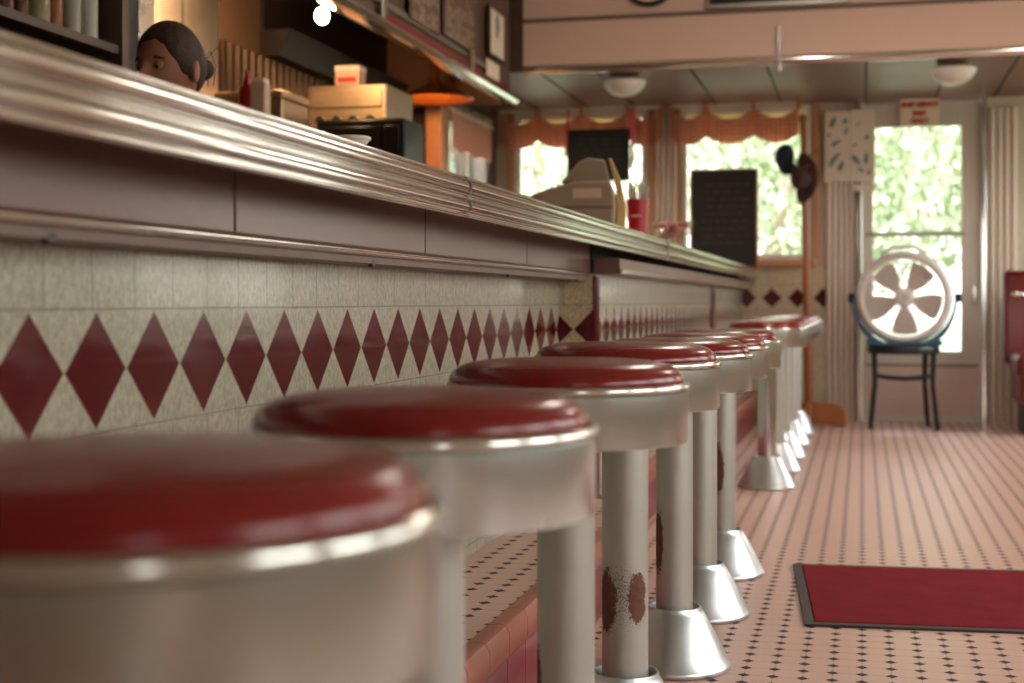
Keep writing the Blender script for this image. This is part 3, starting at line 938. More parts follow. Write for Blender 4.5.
for x in (-.012, wd-.012+.02):
    MB().prism([(x, hgt-.20), (x+.012, hgt-.2), (x+.022, hgt), (x+.034, LOWC-a.z-.03), (x+.018, LOWC-a.z-.03), (x+.004, hgt)] if x < 0 else [(x, hgt-.3), (x+.022, hgt-.3), (x+.028, hgt), (x+.03, LOWC-a.z-.03), (x+.006, LOWC-a.z-.03), (x+.002, hgt)], 'y', -.012, -.009).build('ribbon', M['ribbon'], c1)

# ------------------------------------------------------------------ valances on the far windows
def valance(name, label, pxs, tabs, Y=10.33):
    """hangs from a rod by tabs; scalloped lower edge, sagging upper edge between the tabs"""
    v = thing(name, label, 'valance', (0, Y, 0))
    zrod = at(650, 107, Y).z
    xs = [at(p, 0, Y).x for p in tabs]
    x0, x1 = xs[0], xs[-1]
    MB().tube([(x0-.012, .012, zrod), (x1+.012, .012, zrod)], .009, 10).build('rod', M['whitetrim'], v)
    n = 120
    vs, fs = [], []
    m = 10
    zb = at(650, 146, Y).z
    for lay in (0, 1):
        for i in range(n+1):
            x = x0 + (x1-x0)*i/n
            k = 0
            while k < len(xs)-2 and x > xs[k+1]: k += 1
            t = (x-xs[k])/(xs[k+1]-xs[k])
            span = xs[k+1]-xs[k]
            sag = min(.075, .26*span)*(1-(2*t-1)**2)
            zt = zrod - .028 - sag
            lift = .075 * abs(2*t-1)**2.0 if (k % 1 == 0) else 0
            lo = zb + lift*.75
            for j in range(m+1):
                s = j/m
                wave = .012*math.sin(2*PI*x/.11) * (.3+.7*s)
                vs.append((x, wave - .03*s*0 - (.0025 if lay else 0), zt + (lo-zt)*s))
    L = (n+1)*(m+1)
    for i in range(n):
        for j in range(m):
            p = i*(m+1)+j
            fs.append((p, p+1, p+m+2, p+m+1)); fs.append((L+p, L+p+m+1, L+p+m+2, L+p+1))
        p = i*(m+1); fs.append((p, p+m+1, L+p+m+1, L+p)); p += m; fs.append((p, L+p, L+p+m+1, p+m+1))
    MB().add(vs, fs).build('cloth', M['gingham'], v)
    for x in xs:
        MB().prism([(x-.02, zrod-.045), (x+.02, zrod-.045), (x+.016, zrod+.014), (x-.016, zrod+.014)], 'y', -.012, -.006).build('tab', M['gingham'], v)
    return v
valance('valance', 'checked red valance over the window behind the hanging chalkboard', None, [499, 538, 581, 628, 662])
valance('valance', 'checked red valance over the window behind the framed chalkboard', None, [671, 706, 754, 799])
# window on the counter side wall
v = thing('valance', 'short checked valance over the small window on the wall behind the counter', 'valance', (XW+.07, 0, 0))
vs, fs = [], []
n, m = 50, 6
for lay in (0, 1):
    for i in range(n+1):
        y = LW0+.02 + (LW1-LW0-.04)*i/n
        for j in range(m+1):
            vs.append((.008*math.sin(2*PI*y/.1) - .003*lay, y, 2.12 - (.25 + .012*math.cos(2*PI*y/.4))*j/m))
L = (n+1)*(m+1)
for i in range(n):
    for j in range(m):
        p = i*(m+1)+j
        fs.append((p, p+1, p+m+2, p+m+1)); fs.append((L+p, L+p+m+1, L+p+m+2, L+p+1))
    p = i*(m+1); fs.append((p, p+m+1, L+p+m+1, L+p)); p += m; fs.append((p, L+p, L+p+m+1, p+m+1))
M['gingham2'] = gingham('thick gingham cotton', .2)
MB().add(vs, fs).build('cloth', M['gingham2'], v)
MB().tube([(0, LW0-.02, 2.125), (0, LW1+.02, 2.125)], .009, 8).build('rod', M['whitetrim'], v)

# ------------------------------------------------------------------ far ceiling lights, clock, sign
def dome_light(px, py, label):
    Y = 8.82
    p = at(px, py, Y)
    d = thing('dome_light', label, 'ceiling light', (p.x, Y, LOWC), 0, 'dome lights under the low ceiling')
    MB().lathe([(.001, 0), (.095, 0), (.1, -.012), (.09, -.026), (.001, -.026)][::-1], 32).build('canopy', M['ledger'], d)
    gl = [(.001, -.150), (.03, -.148), (.07, -.136), (.105, -.11), (.128, -.078), (.135, -.055), (.131, -.052), (.001, -.052)]
    MB().lathe(gl, 40).build('glass_shade', M['opal'], d)
    MB().lathe([(.001, -.052), (.03, -.052), (.03, -.026), (.001, -.026)], 20, Matrix.Translation((.045, 0, 0))).build('neck', M['brass'], d)
    return d
dome_light(624.5, 86, 'white glass dome light on the low ceiling above the hanging chalkboard')
dome_light(953.5, 76, 'white glass dome light on the low ceiling above the door')
tube_mat = emit('warm fluorescent diffuser', (1, .90, .80), 4.5)
for x, lab in ((-.35, 'fluorescent ceiling light over the counter stools'), (1.15, 'fluorescent ceiling light over the aisle')):
    cl = thing('ceiling_light', lab, 'ceiling light', (x, 6.4, CEIL))
    MB().prism([(-.09, -.0005), (.09, -.0005), (.08, -.045), (-.08, -.045)], 'y', -.62, .62).build('housing', M['whitetrim'], cl)
    MB().prism([(-.07, -.0455), (.07, -.0455), (.06, -.075), (.03, -.09), (-.03, -.09), (-.06, -.075)], 'y', -.6, .6).build('diffuser', tube_mat, cl)
p = at(650, -22, FY)
ck = thing('wall_clock', 'round dark wall clock above the windows, cut by the top of the picture', 'clock', (p.x, FY+.003, p.z))
Rc = Matrix.Rotation(PI/2, 4, 'X')
MB().ring([(.15, 0), (.176, 0), (.178, .03), (.165, .045), (.15, .03)], 48, Rc).build('rim', M['black'], ck)
MB().lathe([(.001, .002), (.15, .002), (.15, .02), (.001, .02)], 48, Rc).build('face', M['paper'], ck)
hh = MB(); hh.box((-.004, -.024, -.01), (.004, -.022, .09)); hh.box((-.01, -.026, -.004), (.12, -.0245, .004)); hh.build('hands', M['black'], ck)
a, b = at(706, 10, FY), at(852, -34, FY)
sg = thing('framed_sign', 'dark framed sign board above the far windows, cut by the top of the picture', 'sign', (a.x, FY, a.z))
wd, hgt = b.x-a.x, b.z-a.z
MB().box((.02, -.01, .03), (wd-.02, .003, hgt-.02)).build('board', M['blackmat'], sg)
f = MB(); f.box((0, -.02, 0), (wd, .003, .0295)); f.box((0, -.02, hgt-.02), (wd, .003, hgt)); f.box((0, -.02, .03), (.0195, .003, hgt-.0205)); f.box((wd-.0195, -.02, .03), (wd, .003, hgt-.0205))
f.build('frame', M['steel_dark'], sg, .003)
p0, p1 = at(779, 27, FY), at(779, 52, FY)
dv = thing('wall_bracket', 'small dark bracket on the pink panel above the far windows', 'bracket', (p0.x, FY, p1.z))
MB().box((-.012, -.03, 0), (.012, -.0005, p0.z-p1.z)).build('bracket', M['steel_dark'], dv, .004)
MB().ball((0, -.025, -.09), (.02, .02, .03)).build('knob', M['strip'], dv)
MB().tube([(0, -.02, -.09), (0, -.02, .02)], .006, 8).build('rod', M['steel_dark'], dv)

# ------------------------------------------------------------------ papers by the door
def text_obj(name, body, size, mat, parent, loc, rot=(PI/2, 0, 0), sx=1):
    cu_ = bpy.data.curves.new(name, 'FONT'); cu_.body = body; cu_.size = size; cu_.extrude = .0006
    cu_.align_x = 'CENTER'; cu_.align_y = 'CENTER'; cu_.offset = .004
    tmp = bpy.data.objects.new(name, cu_); C.objects.link(tmp)
    me = bpy.data.meshes.new_from_object(tmp.evaluated_get(bpy.context.evaluated_depsgraph_get()))
    bpy.data.objects.remove(tmp)
    me.materials.clear(); me.materials.append(mat)
    o = bpy.data.objects.new(name, me); C.objects.link(o); o.parent = parent; o.location = loc; o.rotation_euler = rot; o.scale = (sx, 1, 1)
    return o
a, b = at(900, 127, YB-.03), at(939, 99, YB-.03)
sn = thing('paper_sign', 'white paper sign with three lines of red capitals taped above the door glass', 'sign', (a.x, YB-.062, a.z))
wd, hgt = b.x-a.x, b.z-a.z
MB().box((0, 0, 0), (wd, .002, hgt)).build('sheet', M['paper'], sn)
text_obj('lettering', 'EMERGENCY', .044, M['redink'], sn, (wd/2, -.001, hgt*.79))
text_obj('lettering', 'EXIT', .044, M['redink'], sn, (wd/2, -.001, hgt*.46))
text_obj('lettering', 'ONLY', .044, M['redink'], sn, (wd/2, -.001, hgt*.13+.008))

def poster(px0, px1, py0, py1, label, blobs):
    Y = YB-.062
    a, b = at(px0, py1, Y), at(px1, py0, Y)
    o = thing('poster', label, 'poster', (a.x, Y, a.z))
    wd, hgt = b.x-a.x, b.z-a.z
    MB().box((0, 0, 0), (wd, .002, hgt)).build('sheet', M['paperold'], o)
    for (px, py, l, w, ang) in blobs:
        s = MB()
        q = at(px, py, Y)
        Mb = Matrix.Translation((q.x-a.x, -.001, q.z-a.z)) @ Matrix.Rotation(-ang, 4, 'Y')
        poly = [(l/2*math.cos(2*PI*k/14)/142*1, w/2*math.sin(2*PI*k/14)/142*(1-.35*math.cos(2*PI*k/14))) for k in range(14)]
        s.prism(poly, 'y', -.0004, .0009, Mb).build('print', M['ink'], o)
poster(825, 850, 111, 182, 'narrow cream poster of blue leaf shapes beside the door frame',
       [(833, 122, 12, 5, 1.1), (845, 121, 6, 5, 1.2), (836, 143, 11, 4, .5), (846, 131, 8, 3, 1.4), (835, 158, 15, 4, .9), (841, 166, 11, 5, 1.15), (831, 164, 7, 3, 1.2), (829, 135, 5, 2.5, .5)])
poster(850.5, 875, 109, 182, 'cream poster of blue fish shapes overlapping the door frame',
       [(856, 160, 13, 5, -.9), (866, 158, 12, 4, 1.5), (867, 137, 6, 4, 1.1), (858, 124, 5, 2, .5), (861, 170, 8, 3, -.6), (869, 172, 6, 3, 1.2), (855, 145, 5, 2, .3)])
p = at(862, 187, YB-.06)
nb = thing('notice', 'small cream notice under the fish poster', 'notice', (p.x-.06, YB-.062, p.z-.03))
MB().box((0, 0, 0), (.15, .002, .05)).build('sheet', M['paper'], nb)

# ------------------------------------------------------------------ kitchen side
HX, HZ = -2.1, 2.085
H0, H1 = 4.95, 8.47
hd = thing('range_hood', 'dark range hood with a steel rim over the kitchen behind the counter', 'range hood', (0, 0, 0))
MB().box((HX-.03, H0, HZ+.02), (HX, H1, CEIL-.002)).build('front_panel', M['hood'], hd)
MB().box((XL+.002, H0, HZ+.4), (HX-.031, H1, HZ+.43)).build('lining', M['hoodin'], hd)
MB().box((XL+.002, H1-.03, HZ-.02), (HX-.031, H1, HZ+.399)).build('end_panel', M['hoodend'], hd)
MB().box((XL+.002, H0, HZ+.02), (HX-.031, H0+.03, HZ+.399)).build('end_panel', M['hoodin'], hd)
MB().prism([(HX-.05, HZ+.019), (HX-.05, HZ-.01), (HX-.03, HZ-.022), (HX+.035, HZ-.018), (HX+.055, HZ), (HX+.05, HZ+.019)], 'y', H0, H1+.03).build('rim', M['strip'], hd)
MB().box((HX+.001, 6.0, HZ+.045), (HX+.012, H1-.1, HZ+.075)).build('stripe', M['redband'], hd)
MB().box((HX+.001, 5.2, HZ+.095), (HX+.02, H1-.4, HZ+.125)).build('ledge', M['steel_dark'], hd, .003)
MB().prism([(XL+.003, 2.07), (XL+.10, 2.07), (XL+.16, 2.20), (XL+.003, 2.20)], 'y', 6.55, H1-.04).build('grease_gutter', M['hoodin'], hd)
MB().box((XL+.002, 6.55, 2.201), (XL+.02, H1-.04, HZ+.399)).build('back_shade_sheet', M['hoodin'], hd)  # dark sheet added over the wall to stand for shade under the hood
# menus and papers on the hood front
def on_hood(name, label, cat, px0, px1, py0, py1, mat, text=0, frame=None):
    a = atx(px0, py1, HX); b = atx(px1, py0, HX)
    y0, y1 = min(a.y, b.y), max(a.y, b.y)
    c = atx((px0+px1)/2, py1, HX); d = atx((px0+px1)/2, py0, HX)
    z0, z1 = c.z, d.z
    o = thing(name, label, cat, (HX+.022, (y0+y1)/2, z0))
    w = y1-y0; hh_ = z1-z0
    MB().box((0, -w/2, 0), (.01, w/2, hh_)).build('board' if text else 'sheet', mat, o, .002)
    if text:
        s = MB()
        for r in range(text):
            z = hh_*(1-(r+.6)/text)
            y = -w/2+.05
            while y < w/2-.06:
                l = .03+random.random()*.08
                if random.random() < .7: s.box((.0102, y, z-.011), (.0112, min(y+l, w/2-.03), z+.011))
                y += l+.03
        s.build('lettering', M['menutext'], o)
    if frame:
        f_ = MB()
        f_.box((-.002, -w/2-.015, -.015), (.016, w/2+.015, -.0005)); f_.box((-.002, -w/2-.015, hh_+.0005), (.016, w/2+.015, hh_+.015))
        f_.box((-.002, -w/2-.015, 0), (.016, -w/2-.0005, hh_)); f_.box((-.002, w/2+.0005, 0), (.016, w/2+.015, hh_))
        f_.build('frame', frame, o)
    return o
on_hood('menu_board', 'brown menu board with pale lettering on the hood, nearer of the two', 'menu board', 404, 434, -14, 27, M['menu'], 9)
on_hood('menu_board', 'brown menu board with pale lettering on the hood beside the picture', 'menu board', 438, 470, -8, 44, M['menu'], 10)
pc = on_hood('framed_picture', 'pale framed picture hanging at the far end of the hood', 'picture', 484.5, 499, 12, 57, M['paperold'], 0, M['oak'])
MB().prism([(-.03, .12), (.02, .10), (.05, .17), (.02, .26), (-.035, .22)], 'x', .0102, .0112).build('print', M['ink'], pc)
on_hood('paper_note', 'white paper note below the framed picture on the hood', 'note', 482, 494, 62, 79, M['paper'])
p = atx(466, 68, HX)
bt = thing('figurine', 'small pale figurine on the steel rim of the hood', 'figurine', (HX+.034, p.y, HZ+.0195))
MB().lathe([(.001, 0), (.012, 0), (.0128, .03), (.008, .06), (.0125, .085), (.012, .11), (.001, .122)], 20).build('body', M['jar'], bt)
p = atx(378, 12, HX)
rd = thing('hood_bracket', 'pale upright steel strap on the hood front', 'bracket', (HX, p.y, HZ+.02))
MB().box((.0215, -.03, .003), (.034, .03, .5)).build('strap', M['steel'], rd, .003)

# bulb under the hood
p = atx(322, 16, -2.3)
lamp = thing('hood_lamp', 'glowing round bulb under the range hood', 'lamp', (p.x, p.y, p.z))
MB().ball((0, 0, 0), (.031, .031, .036), 20, 14).build('bulb', emit('warm bulb', (1, .82, .55), 14), lamp)
MB().lathe([(.001, .037), (.014, .037), (.016, .11), (.04, .16), (.04, HZ+.399-p.z), (.001, HZ+.399-p.z)], 20).build('socket', M['enamel'], lamp)
def point(name, loc, power, col, r=.04):
    l = bpy.data.lights.new(name, 'POINT'); l.energy = power; l.color = col; l.shadow_soft_size = r
    o = bpy.data.objects.new(name, l); C.objects.link(o); o.location = loc
    return o
point('hood lamp glow', (p.x, p.y, p.z-.06), 1.8, (1, .56, .22))
# second (heat) lamp at the far end of the hood
q = atx(440, 70, -2.45)
hl = thing('heat_lamp', 'copper heat lamp shade hanging under the far end of the hood', 'lamp', (q.x, 8.05, 2.09))
Mc_ = Matrix.Identity(4)
MB().lathe([(.10, .01), (.225, -.045), (.23, -.04), (.11, .018), (.05, .05), (.03, .08), (.028, HZ+.399-2.09), (.001, HZ+.399-2.09), (.001, .07), (.04, .04)][::-1], 36).build('shade', plain('copper', lin(206, 120, 58), .3, .7), hl)
MB().ball((0, 0, .02), .022, 16, 10).build('bulb', emit('heat bulb', (1, .6, .25), 6), hl)
point('heat lamp glow', (q.x, 8.05, 2.082), 1.4, (1, .5, .18))
# warm work light over the grill end, in front of the steel wall panel
wl = thing('work_lamp', 'small warm lamp fixed under the hood lining behind the person', 'lamp', (-2.5, 5.7, 2.4185))
MB().lathe([(.001, -.02), (.05, -.02), (.06, 0), (.06, .065), (.001, .065)], 24).build('housing', M['steel_dark'], wl)
MB().ball((0, 0, -.04), .03).build('bulb', emit('work bulb', (1, .75, .45), 6), wl)
point('work lamp glow', (-2.5, 5.7, 2.3), 1.8, (1, .6, .3))

# back counter
bc = thing('back_counter', 'steel back counter along the kitchen wall', 'counter', (0, 0, 0))
MB().box((XL+.002, 4.86, .1), (-2.06, 8.4, .88)).build('body', M['steel_dark'], bc)
MB().box((XL+.002, 4.84, .881), (-2.02, 8.42, .92)).build('worktop', M['steel'], bc, .004)
MB().box((XL+.002, 4.86, 0), (-2.12, 8.4, .0995)).build('plinth', M['black'], bc)
# steel wall panel behind the person
p0, p1 = atx(150, 0, XL+.02), atx(218, 0, XL+.02)
wp = thing('wall_panel', 'shiny steel panel on the kitchen wall behind the person', 'wall panel', (XL+.002, p0.y, .925))
MB().box((0, 0, 0), (.02, p1.y-p0.y, 1.50)).build('sheet', metal('warm steel sheet', (.78, .66, .55), .36), wp, .003)
f = MB(); f.box((.0205, .28, 0), (.026, .29, 1.5)); f.build('joint', M['steel_dark'], wp)
MB().tube([(.07, .02, .96), (.07, .33, .96)], .012, 10).build('rail', M['black'], wp)
# ribbed backsplash
y0 = p1.y + .03
rbp = []
nn = int((8.4-y0)/.085)
for i in range(nn):
    ya = y0 + i*.085
    rbp += [(ya, XL+.004), (ya+.012, XL+.03), (ya+.05, XL+.03), (ya+.062, XL+.004)]
rbp += [(y0+nn*.085, XL+.004), (y0+nn*.085, XL+.002), (y0, XL+.002)]
bsx = thing('backsplash', 'ribbed metal backsplash on the kitchen wall under the hood', 'backsplash', (0, 0, 0))
MB().prism([(b_, a_) for a_, b_ in rbp], 'z', .93, 2.065).build('sheet', metal('brown steel', (.075, .05, .035), .5), bsx)
# steel oven and dark oven
ov = thing('steel_oven', 'tall steel oven under the hood, lit orange, behind the black oven', 'oven', (-2.2, 6.43, .92))
MB().box((-.40, 0, .06), (0, .42, .973)).build('body', M['oven'], ov, .01, 3)
MB().box((-.38, -.012, .1), (-.02, -.0005, .72)).build('door', M['steel_dark'], ov, .006)
MB().tube([(-.36, -.04, .69), (-.04, -.04, .69)], .01).build('handle', M['strip'], ov)
MB().box((-.38, -.01, .86), (-.02, -.0005, .95)).build('control_panel', M['oven'], ov, .004)
for i in range(4):
    MB().lathe([(.001, 0), (.024, 0), (.022, .02), (.001, .022)], 18, Matrix.Translation((-.33+i*.085, -.0005, .80)) @ Matrix.Rotation(PI/2, 4, 'X')).build('knob', M['black'], ov)
for sx in (-.37, -.03):
    for sy in (.03, .39):
        MB().lathe([(.001, .0005), (.018, .0005), (.014, .06), (.001, .06)], 14, Matrix.Translation((sx, sy, 0))).build('leg', M['black'], ov)
MB().lathe([(.001, 0), (.028, 0), (.026, .03), (.001, .034)], 18, Matrix.Translation((.0005, .1, .70)) @ Matrix.Rotation(PI/2, 4, 'Y')).build('side_knob', M['navy'], ov)
dk = thing('dark_oven', 'black oven standing in front of the steel oven behind the counter', 'oven', (-1.985, 6.05, .92))
MB().box((-.42, 0, .03), (0, .30, .755)).build('body', M['enamel'], dk, .012, 3)
MB().box((-.39, -.012, .30), (-.11, -.0005, .72)).build('door', M['enamel'], dk, .006)
MB().box((-.09, -.01, .30), (-.02, -.0005, .72)).build('control_panel', M['enamel'], dk, .003)
for sx in (-.39, -.03):
    for sy in (.03, .27):
        MB().lathe([(.001, .0005), (.018, .0005), (.016, .03), (.001, .03)], 14, Matrix.Translation((sx, sy, 0))).build('leg', M['enamel'], dk)
p0 = at(338, 83, 6.6)
pb = thing('paper_box', 'pale paper carton on top of the steel oven', 'carton', (-2.43, 6.55, 1.893))
MB().box((-.075, 0, .0005), (.05, .1, .11)).build('carton', M['registerlab'], pb, .004)
MB().box((-.077, -.002, .085), (.052, .102, .113)).build('lid', M['paper'], pb, .003)
MB().box((-.06, -.003, .03), (.035, -.0005, .055)).build('print', M['redink'], pb)
# tall steel fridge edge behind the oven
fg = thing('steel_fridge', 'narrow steel cabinet between the oven and the small side window', 'cabinet', (-2.45, 7.1, .92))
MB().box((-.41, 0, .0005), (0, .56, .93)).build('body', M['oven'], fg, .008)
for (ya, yb_) in ((.02, .27), (.29, .54)):
    dd = MB().box((.0005, ya, .03), (.018, yb_, .90)).build('door', M['oven'], fg, .004)
    MB().tube([(.018, yb_-.03, .35), (.045, yb_-.03, .35), (.045, yb_-.03, .65), (.018, yb_-.03, .65)], .008, 8).build('handle', M['strip'], dd)
# post beside the little window
ps = thing('upright_post', 'orange lit wooden post left of the small window behind the counter', 'post', (-2.60, 8.55, 0))
MB().box((-.05, -.05, 0), (.05, .05, LOWC+.012)).build('post', M['woodtrim'], ps, .006)
MB().box((-.06, -.06, 0), (.06, .06, .12)).build('base', M['oak'], ps, .004)
# steel bin box and the red bottle on its riser
sb = thing('steel_bin', 'warm lit steel bin behind the red squeeze bottle', 'bin', (-2.4, 5.65, .92))
MB().box((-.31, 0, .0005), (0, .3, .8)).build('body', M['oven'], sb, .008)
MB().box((-.315, -.005, .8005), (.005, .305, .835)).build('lid', M['oven'], sb, .006)
rs = thing('riser_shelf', 'low steel shelf on the back counter carrying the red bottle', 'shelf', (-2.3, 4.88, .92))
MB().box((-.35, 0, .56), (.06, .42, .58)).build('board', M['oven'], rs, .003)
for sx in (-.33, .04):
    for sy in (.02, .40):
        MB().box((sx-.012, sy-.012, .0005), (sx+.012, sy+.012, .5595)).build('leg', M['steel_dark'], rs)
p = atx(247, 0, -2.3)
rb = thing('squeeze_bottle', 'red squeeze bottle on the back shelf right of the person', 'bottle', (-2.3, p.y, 1.5))
MB().lathe([(.001, .0005), (.031, .0005), (.033, .01), (.033, .15), (.028, .175), (.014, .185), (.001, .186)], 28).build('body', M['cup'], rb)
MB().lathe([(.001, .186), (.016, .186), (.014, .2), (.006, .245), (.001, .247)], 20).build('nozzle', M['cup'], rb)
p = atx(262, 0, -2.28)
rb2 = thing('napkin_pack', 'pink paper pack beside the red squeeze bottle', 'pack', (-2.22, p.y-.15, 1.5))
MB().box((-.03, -.03, .0005), (.03, .03, .18)).build('pack', M['registerlab'], rb2, .006)
MB().box((-.025, -.025, .1805), (.025, .025, .2)).build('flap', M['paper'], rb2, .004)

# shelving at the left
su = thing('shelf_unit', 'dark wooden shelf unit of crockery behind the near end of the counter', 'shelf unit', (0, 0, 0))
SXa, SXb = -2.85, -2.42
Y0, Y1 = 2.2, 4.365
for z in (.10, .50, .90, 1.32, 1.68, 2.04):
    MB().box((SXa, Y0, z), (SXb, Y1-.045, z+.03)).build('shelf', M['oak'], su, .002)
MB().box((SXa-.02, Y0, .001), (SXa-.001, Y1, 2.42)).build('back_panel', M['hoodin'], su)
MB().box((SXa, Y1-.044, .001), (SXb+.01, Y1, 2.42)).build('side_panel', M['oak'], su)
MB().box((SXb-.03, Y1+.0005, .001), (SXb+.01, Y1+.06, 2.42)).build('seal_strip', M['black'], su)
MB().box((SXb-.03, Y1+.0605, .001), (SXb+.015, Y1+.17, 2.42)).build('post', M['steel'], su, .003)
MB().box((SXa, Y0-.04, .001), (SXb+.01, Y0-.001, 2.42)).build('side_panel', M['oak'], su)
def jar(name, label, cat, loc, mat, prof, group):
    o = MB().lathe([(r*.8, z) for r, z in prof], 24).build(name, mat, None, loc=loc)
    return tag(o, label, cat, group)
Pj = [(.001, 0), (.045, 0), (.05, .02), (.05, .12), (.04, .14), (.04, .16), (.001, .16)]
Pc = [(.001, 0), (.03, 0), (.042, .1), (.039, .1), (.028, .008), (.001, .008)]
Pb = [(.001, 0), (.032, 0), (.034, .01), (.034, .15), (.014, .2), (.014, .25), (.001, .25)]
Pt = [(.001, 0), (.04, 0), (.04, .22), (.034, .225), (.034, .235), (.001, .235)]
zU, zL = .92+.7905, .92+.4305
items = [
    ('storage_jar', 'stoneware jar on the upper shelf at the picture edge', 'jar', (-2.5, atx(3, 0, -2.5).y, zU), M['jar3'], Pt),
    ('glass_bottle', 'dark brown bottle on the upper shelf, second from the left', 'bottle', (-2.5, atx(20, 0, -2.5).y, zU), M['jar3'], Pb),
    ('storage_jar', 'tan jar on the upper shelf between the two brown bottles', 'jar', (-2.52, atx(37, 0, -2.52).y, zU), M['jar'], Pj),
    ('canister', 'pale tall canister on the upper shelf', 'canister', (-2.5, atx(71, 0, -2.5).y, zU), M['jar2'], Pt),
    ('canister', 'grey canister on the upper shelf beside the pale one', 'canister', (-2.5, atx(88, 0, -2.5).y, zU), M['straw'], Pt),
    ('glass_bottle', 'brown bottle on the upper shelf left of the canisters', 'bottle', (-2.5, atx(54, 0, -2.5).y, zU), M['polewood'], Pb),
    ('storage_jar', 'tall pale jar on the lower shelf', 'jar', (-2.5, atx(29, 0, -2.5).y, zL), M['jar2'], Pt),
    ('glass_bottle', 'orange brown bottle on the lower shelf', 'bottle', (-2.5, atx(46, 0, -2.5).y, zL), M['polewood'], Pb),
    ('canister', 'dark canister on the lower shelf left of the tall pale jar', 'canister', (-2.55, atx(6, 0, -2.55).y, zL), M['oak'], Pt),
    ('storage_jar', 'squat pale jar on the lower shelf near the post', 'jar', (-2.5, atx(81, 0, -2.5).y, zL), M['jar2'], Pt),
    ('storage_jar', 'pinkish jar on the lower shelf right of the orange bottle', 'jar', (-2.5, atx(64, 0, -2.5).y, zL), M['registerlab'], Pt),
    ('glass_bottle', 'small red bottle on the lower shelf close to the post', 'bottle', (-2.44, atx(97, 0, -2.44).y, zL), M['cup'], Pb),
]
for it in items: jar(*it, 'crockery on the kitchen shelves')

# ------------------------------------------------------------------ the person behind the counter
PX, PY = -1.885, 3.715
HTOP = 1.628
per = thing('person', 'person with tied back brown hair looking down behind the counter', 'person', (PX, PY, 0), math.atan2(-.968, -.253))
# local frame: +x is where the person faces, z up
def skinned(verts, edges, radii, levels=1):
    me = bpy.data.meshes.new('tmp'); me.from_pydata(verts, edges, [])
    o = bpy.data.objects.new('tmp', me); C.objects.link(o)
    md = o.modifiers.new('skin', 'SKIN')
    for i, r in enumerate(radii):
        me.skin_vertices[0].data[i].radius = r if isinstance(r, tuple) else (r, r)
    me.skin_vertices[0].data[0].use_root = True
    s = o.modifiers.new('sub', 'SUBSURF'); s.levels = levels; s.render_levels = levels
    dg = bpy.context.evaluated_depsgraph_get()
    out = bpy.data.meshes.new_from_object(o.evaluated_get(dg))
    bpy.data.objects.remove(o)
    return out
# head as a deformed sphere (u around, v down); face towards +x
def head_mesh():
    vs, fs = [], []
    n, m = 56, 44
    for j in range(m+1):
        v = PI*j/m
        for i in range(n):
            u = 2*PI*i/n
            x, y, z = math.sin(v)*math.cos(u), math.sin(v)*math.sin(u), math.cos(v)
            X, Y_, Z = x*.098, y*.077, z*.115
            if x < 0: X *= 1.03
            if z < 0:                       # jaw and chin
                k = -z
                Y_ *= 1 - .28*k
                if x > 0: X *= 1 - .05*k
                else: X *= 1 - .45*k
            if z > 0: Y_ *= 1.0 + .02*z
            fz = Z
            front = max(0, x)
            # brow, eye hollows, nose, mouth
            def g(cy, cz, sy_, sz_): return math.exp(-((Y_-cy)/sy_)**2 - ((fz-cz)/sz_)**2)
            X += front*( .006*g(0, .016, .05, .010) - .012*(g(.031, -.004, .017, .011) + g(-.031, -.004, .017, .011))
                         + .020*g(0, -.030, .011, .018) + .010*g(0, -.012, .008, .02) + .008*g(0, -.036, .019, .010)
                         + .006*g(0, -.066, .024, .006) + .005*g(0, -.077, .022, .006) - .004*g(0, -.0715, .024, .003)
                         + .009*g(0, -.104, .02, .012) + .004*(g(.045, -.03, .02, .02)+g(-.045, -.03, .02, .02)))
            vs.append((X, Y_, Z))
    for j in range(m):
        for i in range(n):
            i2 = (i+1) % n
            fs.append((j*n+i, (j+1)*n+i, (j+1)*n+i2, j*n+i2))
    return vs, fs
HC = Vector((.045, 0, HTOP-.118))
MH = Matrix.Translation(HC) @ Matrix.Rotation(math.radians(1), 4, 'Y') @ Matrix.Scale(1.07, 4)
body = MB()
V = [(0, 0, .92), (0, 0, 1.05), (0, 0, 1.20), (.0, 0, 1.33), (.015, 0, 1.42), (.035, 0, 1.49),
     (0, .17, 1.35), (.03, .225, 1.10), (.20, .18, .98), (.26, .17, .955),
     (0, -.17, 1.35), (.03, -.225, 1.10), (.20, -.18, .98), (.26, -.17, .955),
     (0, .095, .86), (.01, .10, .48), (-.01, .10, .09), (.12, .11, .035),
     (0, -.095, .86), (.01, -.10, .48), (-.01, -.10, .09), (.12, -.11, .035)]
E = [(0,1),(1,2),(2,3),(3,4),(4,5),(3,6),(6,7),(7,8),(8,9),(3,10),(10,11),(11,12),(12,13),(0,14),(14,15),(15,16),(16,17),(0,18),(18,19),(19,20),(20,21)]
Rr = [(.13,.10),(.12,.09),(.14,.10),(.13,.085),(.052,.052),(.05,.05),(.052,.052),(.04,.04),(.03,.03),(.025,.018)]+[(.052,.052),(.04,.04),(.03,.03),(.025,.018)]+[(.085,.085),(.058,.058),(.042,.042),(.03,.03)]*2
me = skinned(V, E, Rr, 2)
body.add([v.co for v in me.vertices], [tuple(p_.vertices) for p_ in me.polygons])
hv, hf = head_mesh()
body.add(hv, hf, MH)
# ears
for s in (-1, 1):
    ear = Matrix.Translation((-.008, s*.078, -.012)) @ Matrix.Rotation(s*.35, 4, 'Z') @ Matrix.Rotation(-.2, 4, 'Y')
    body.ball((0, 0, 0), (.020, .009, .033), 16, 12, MH @ ear)
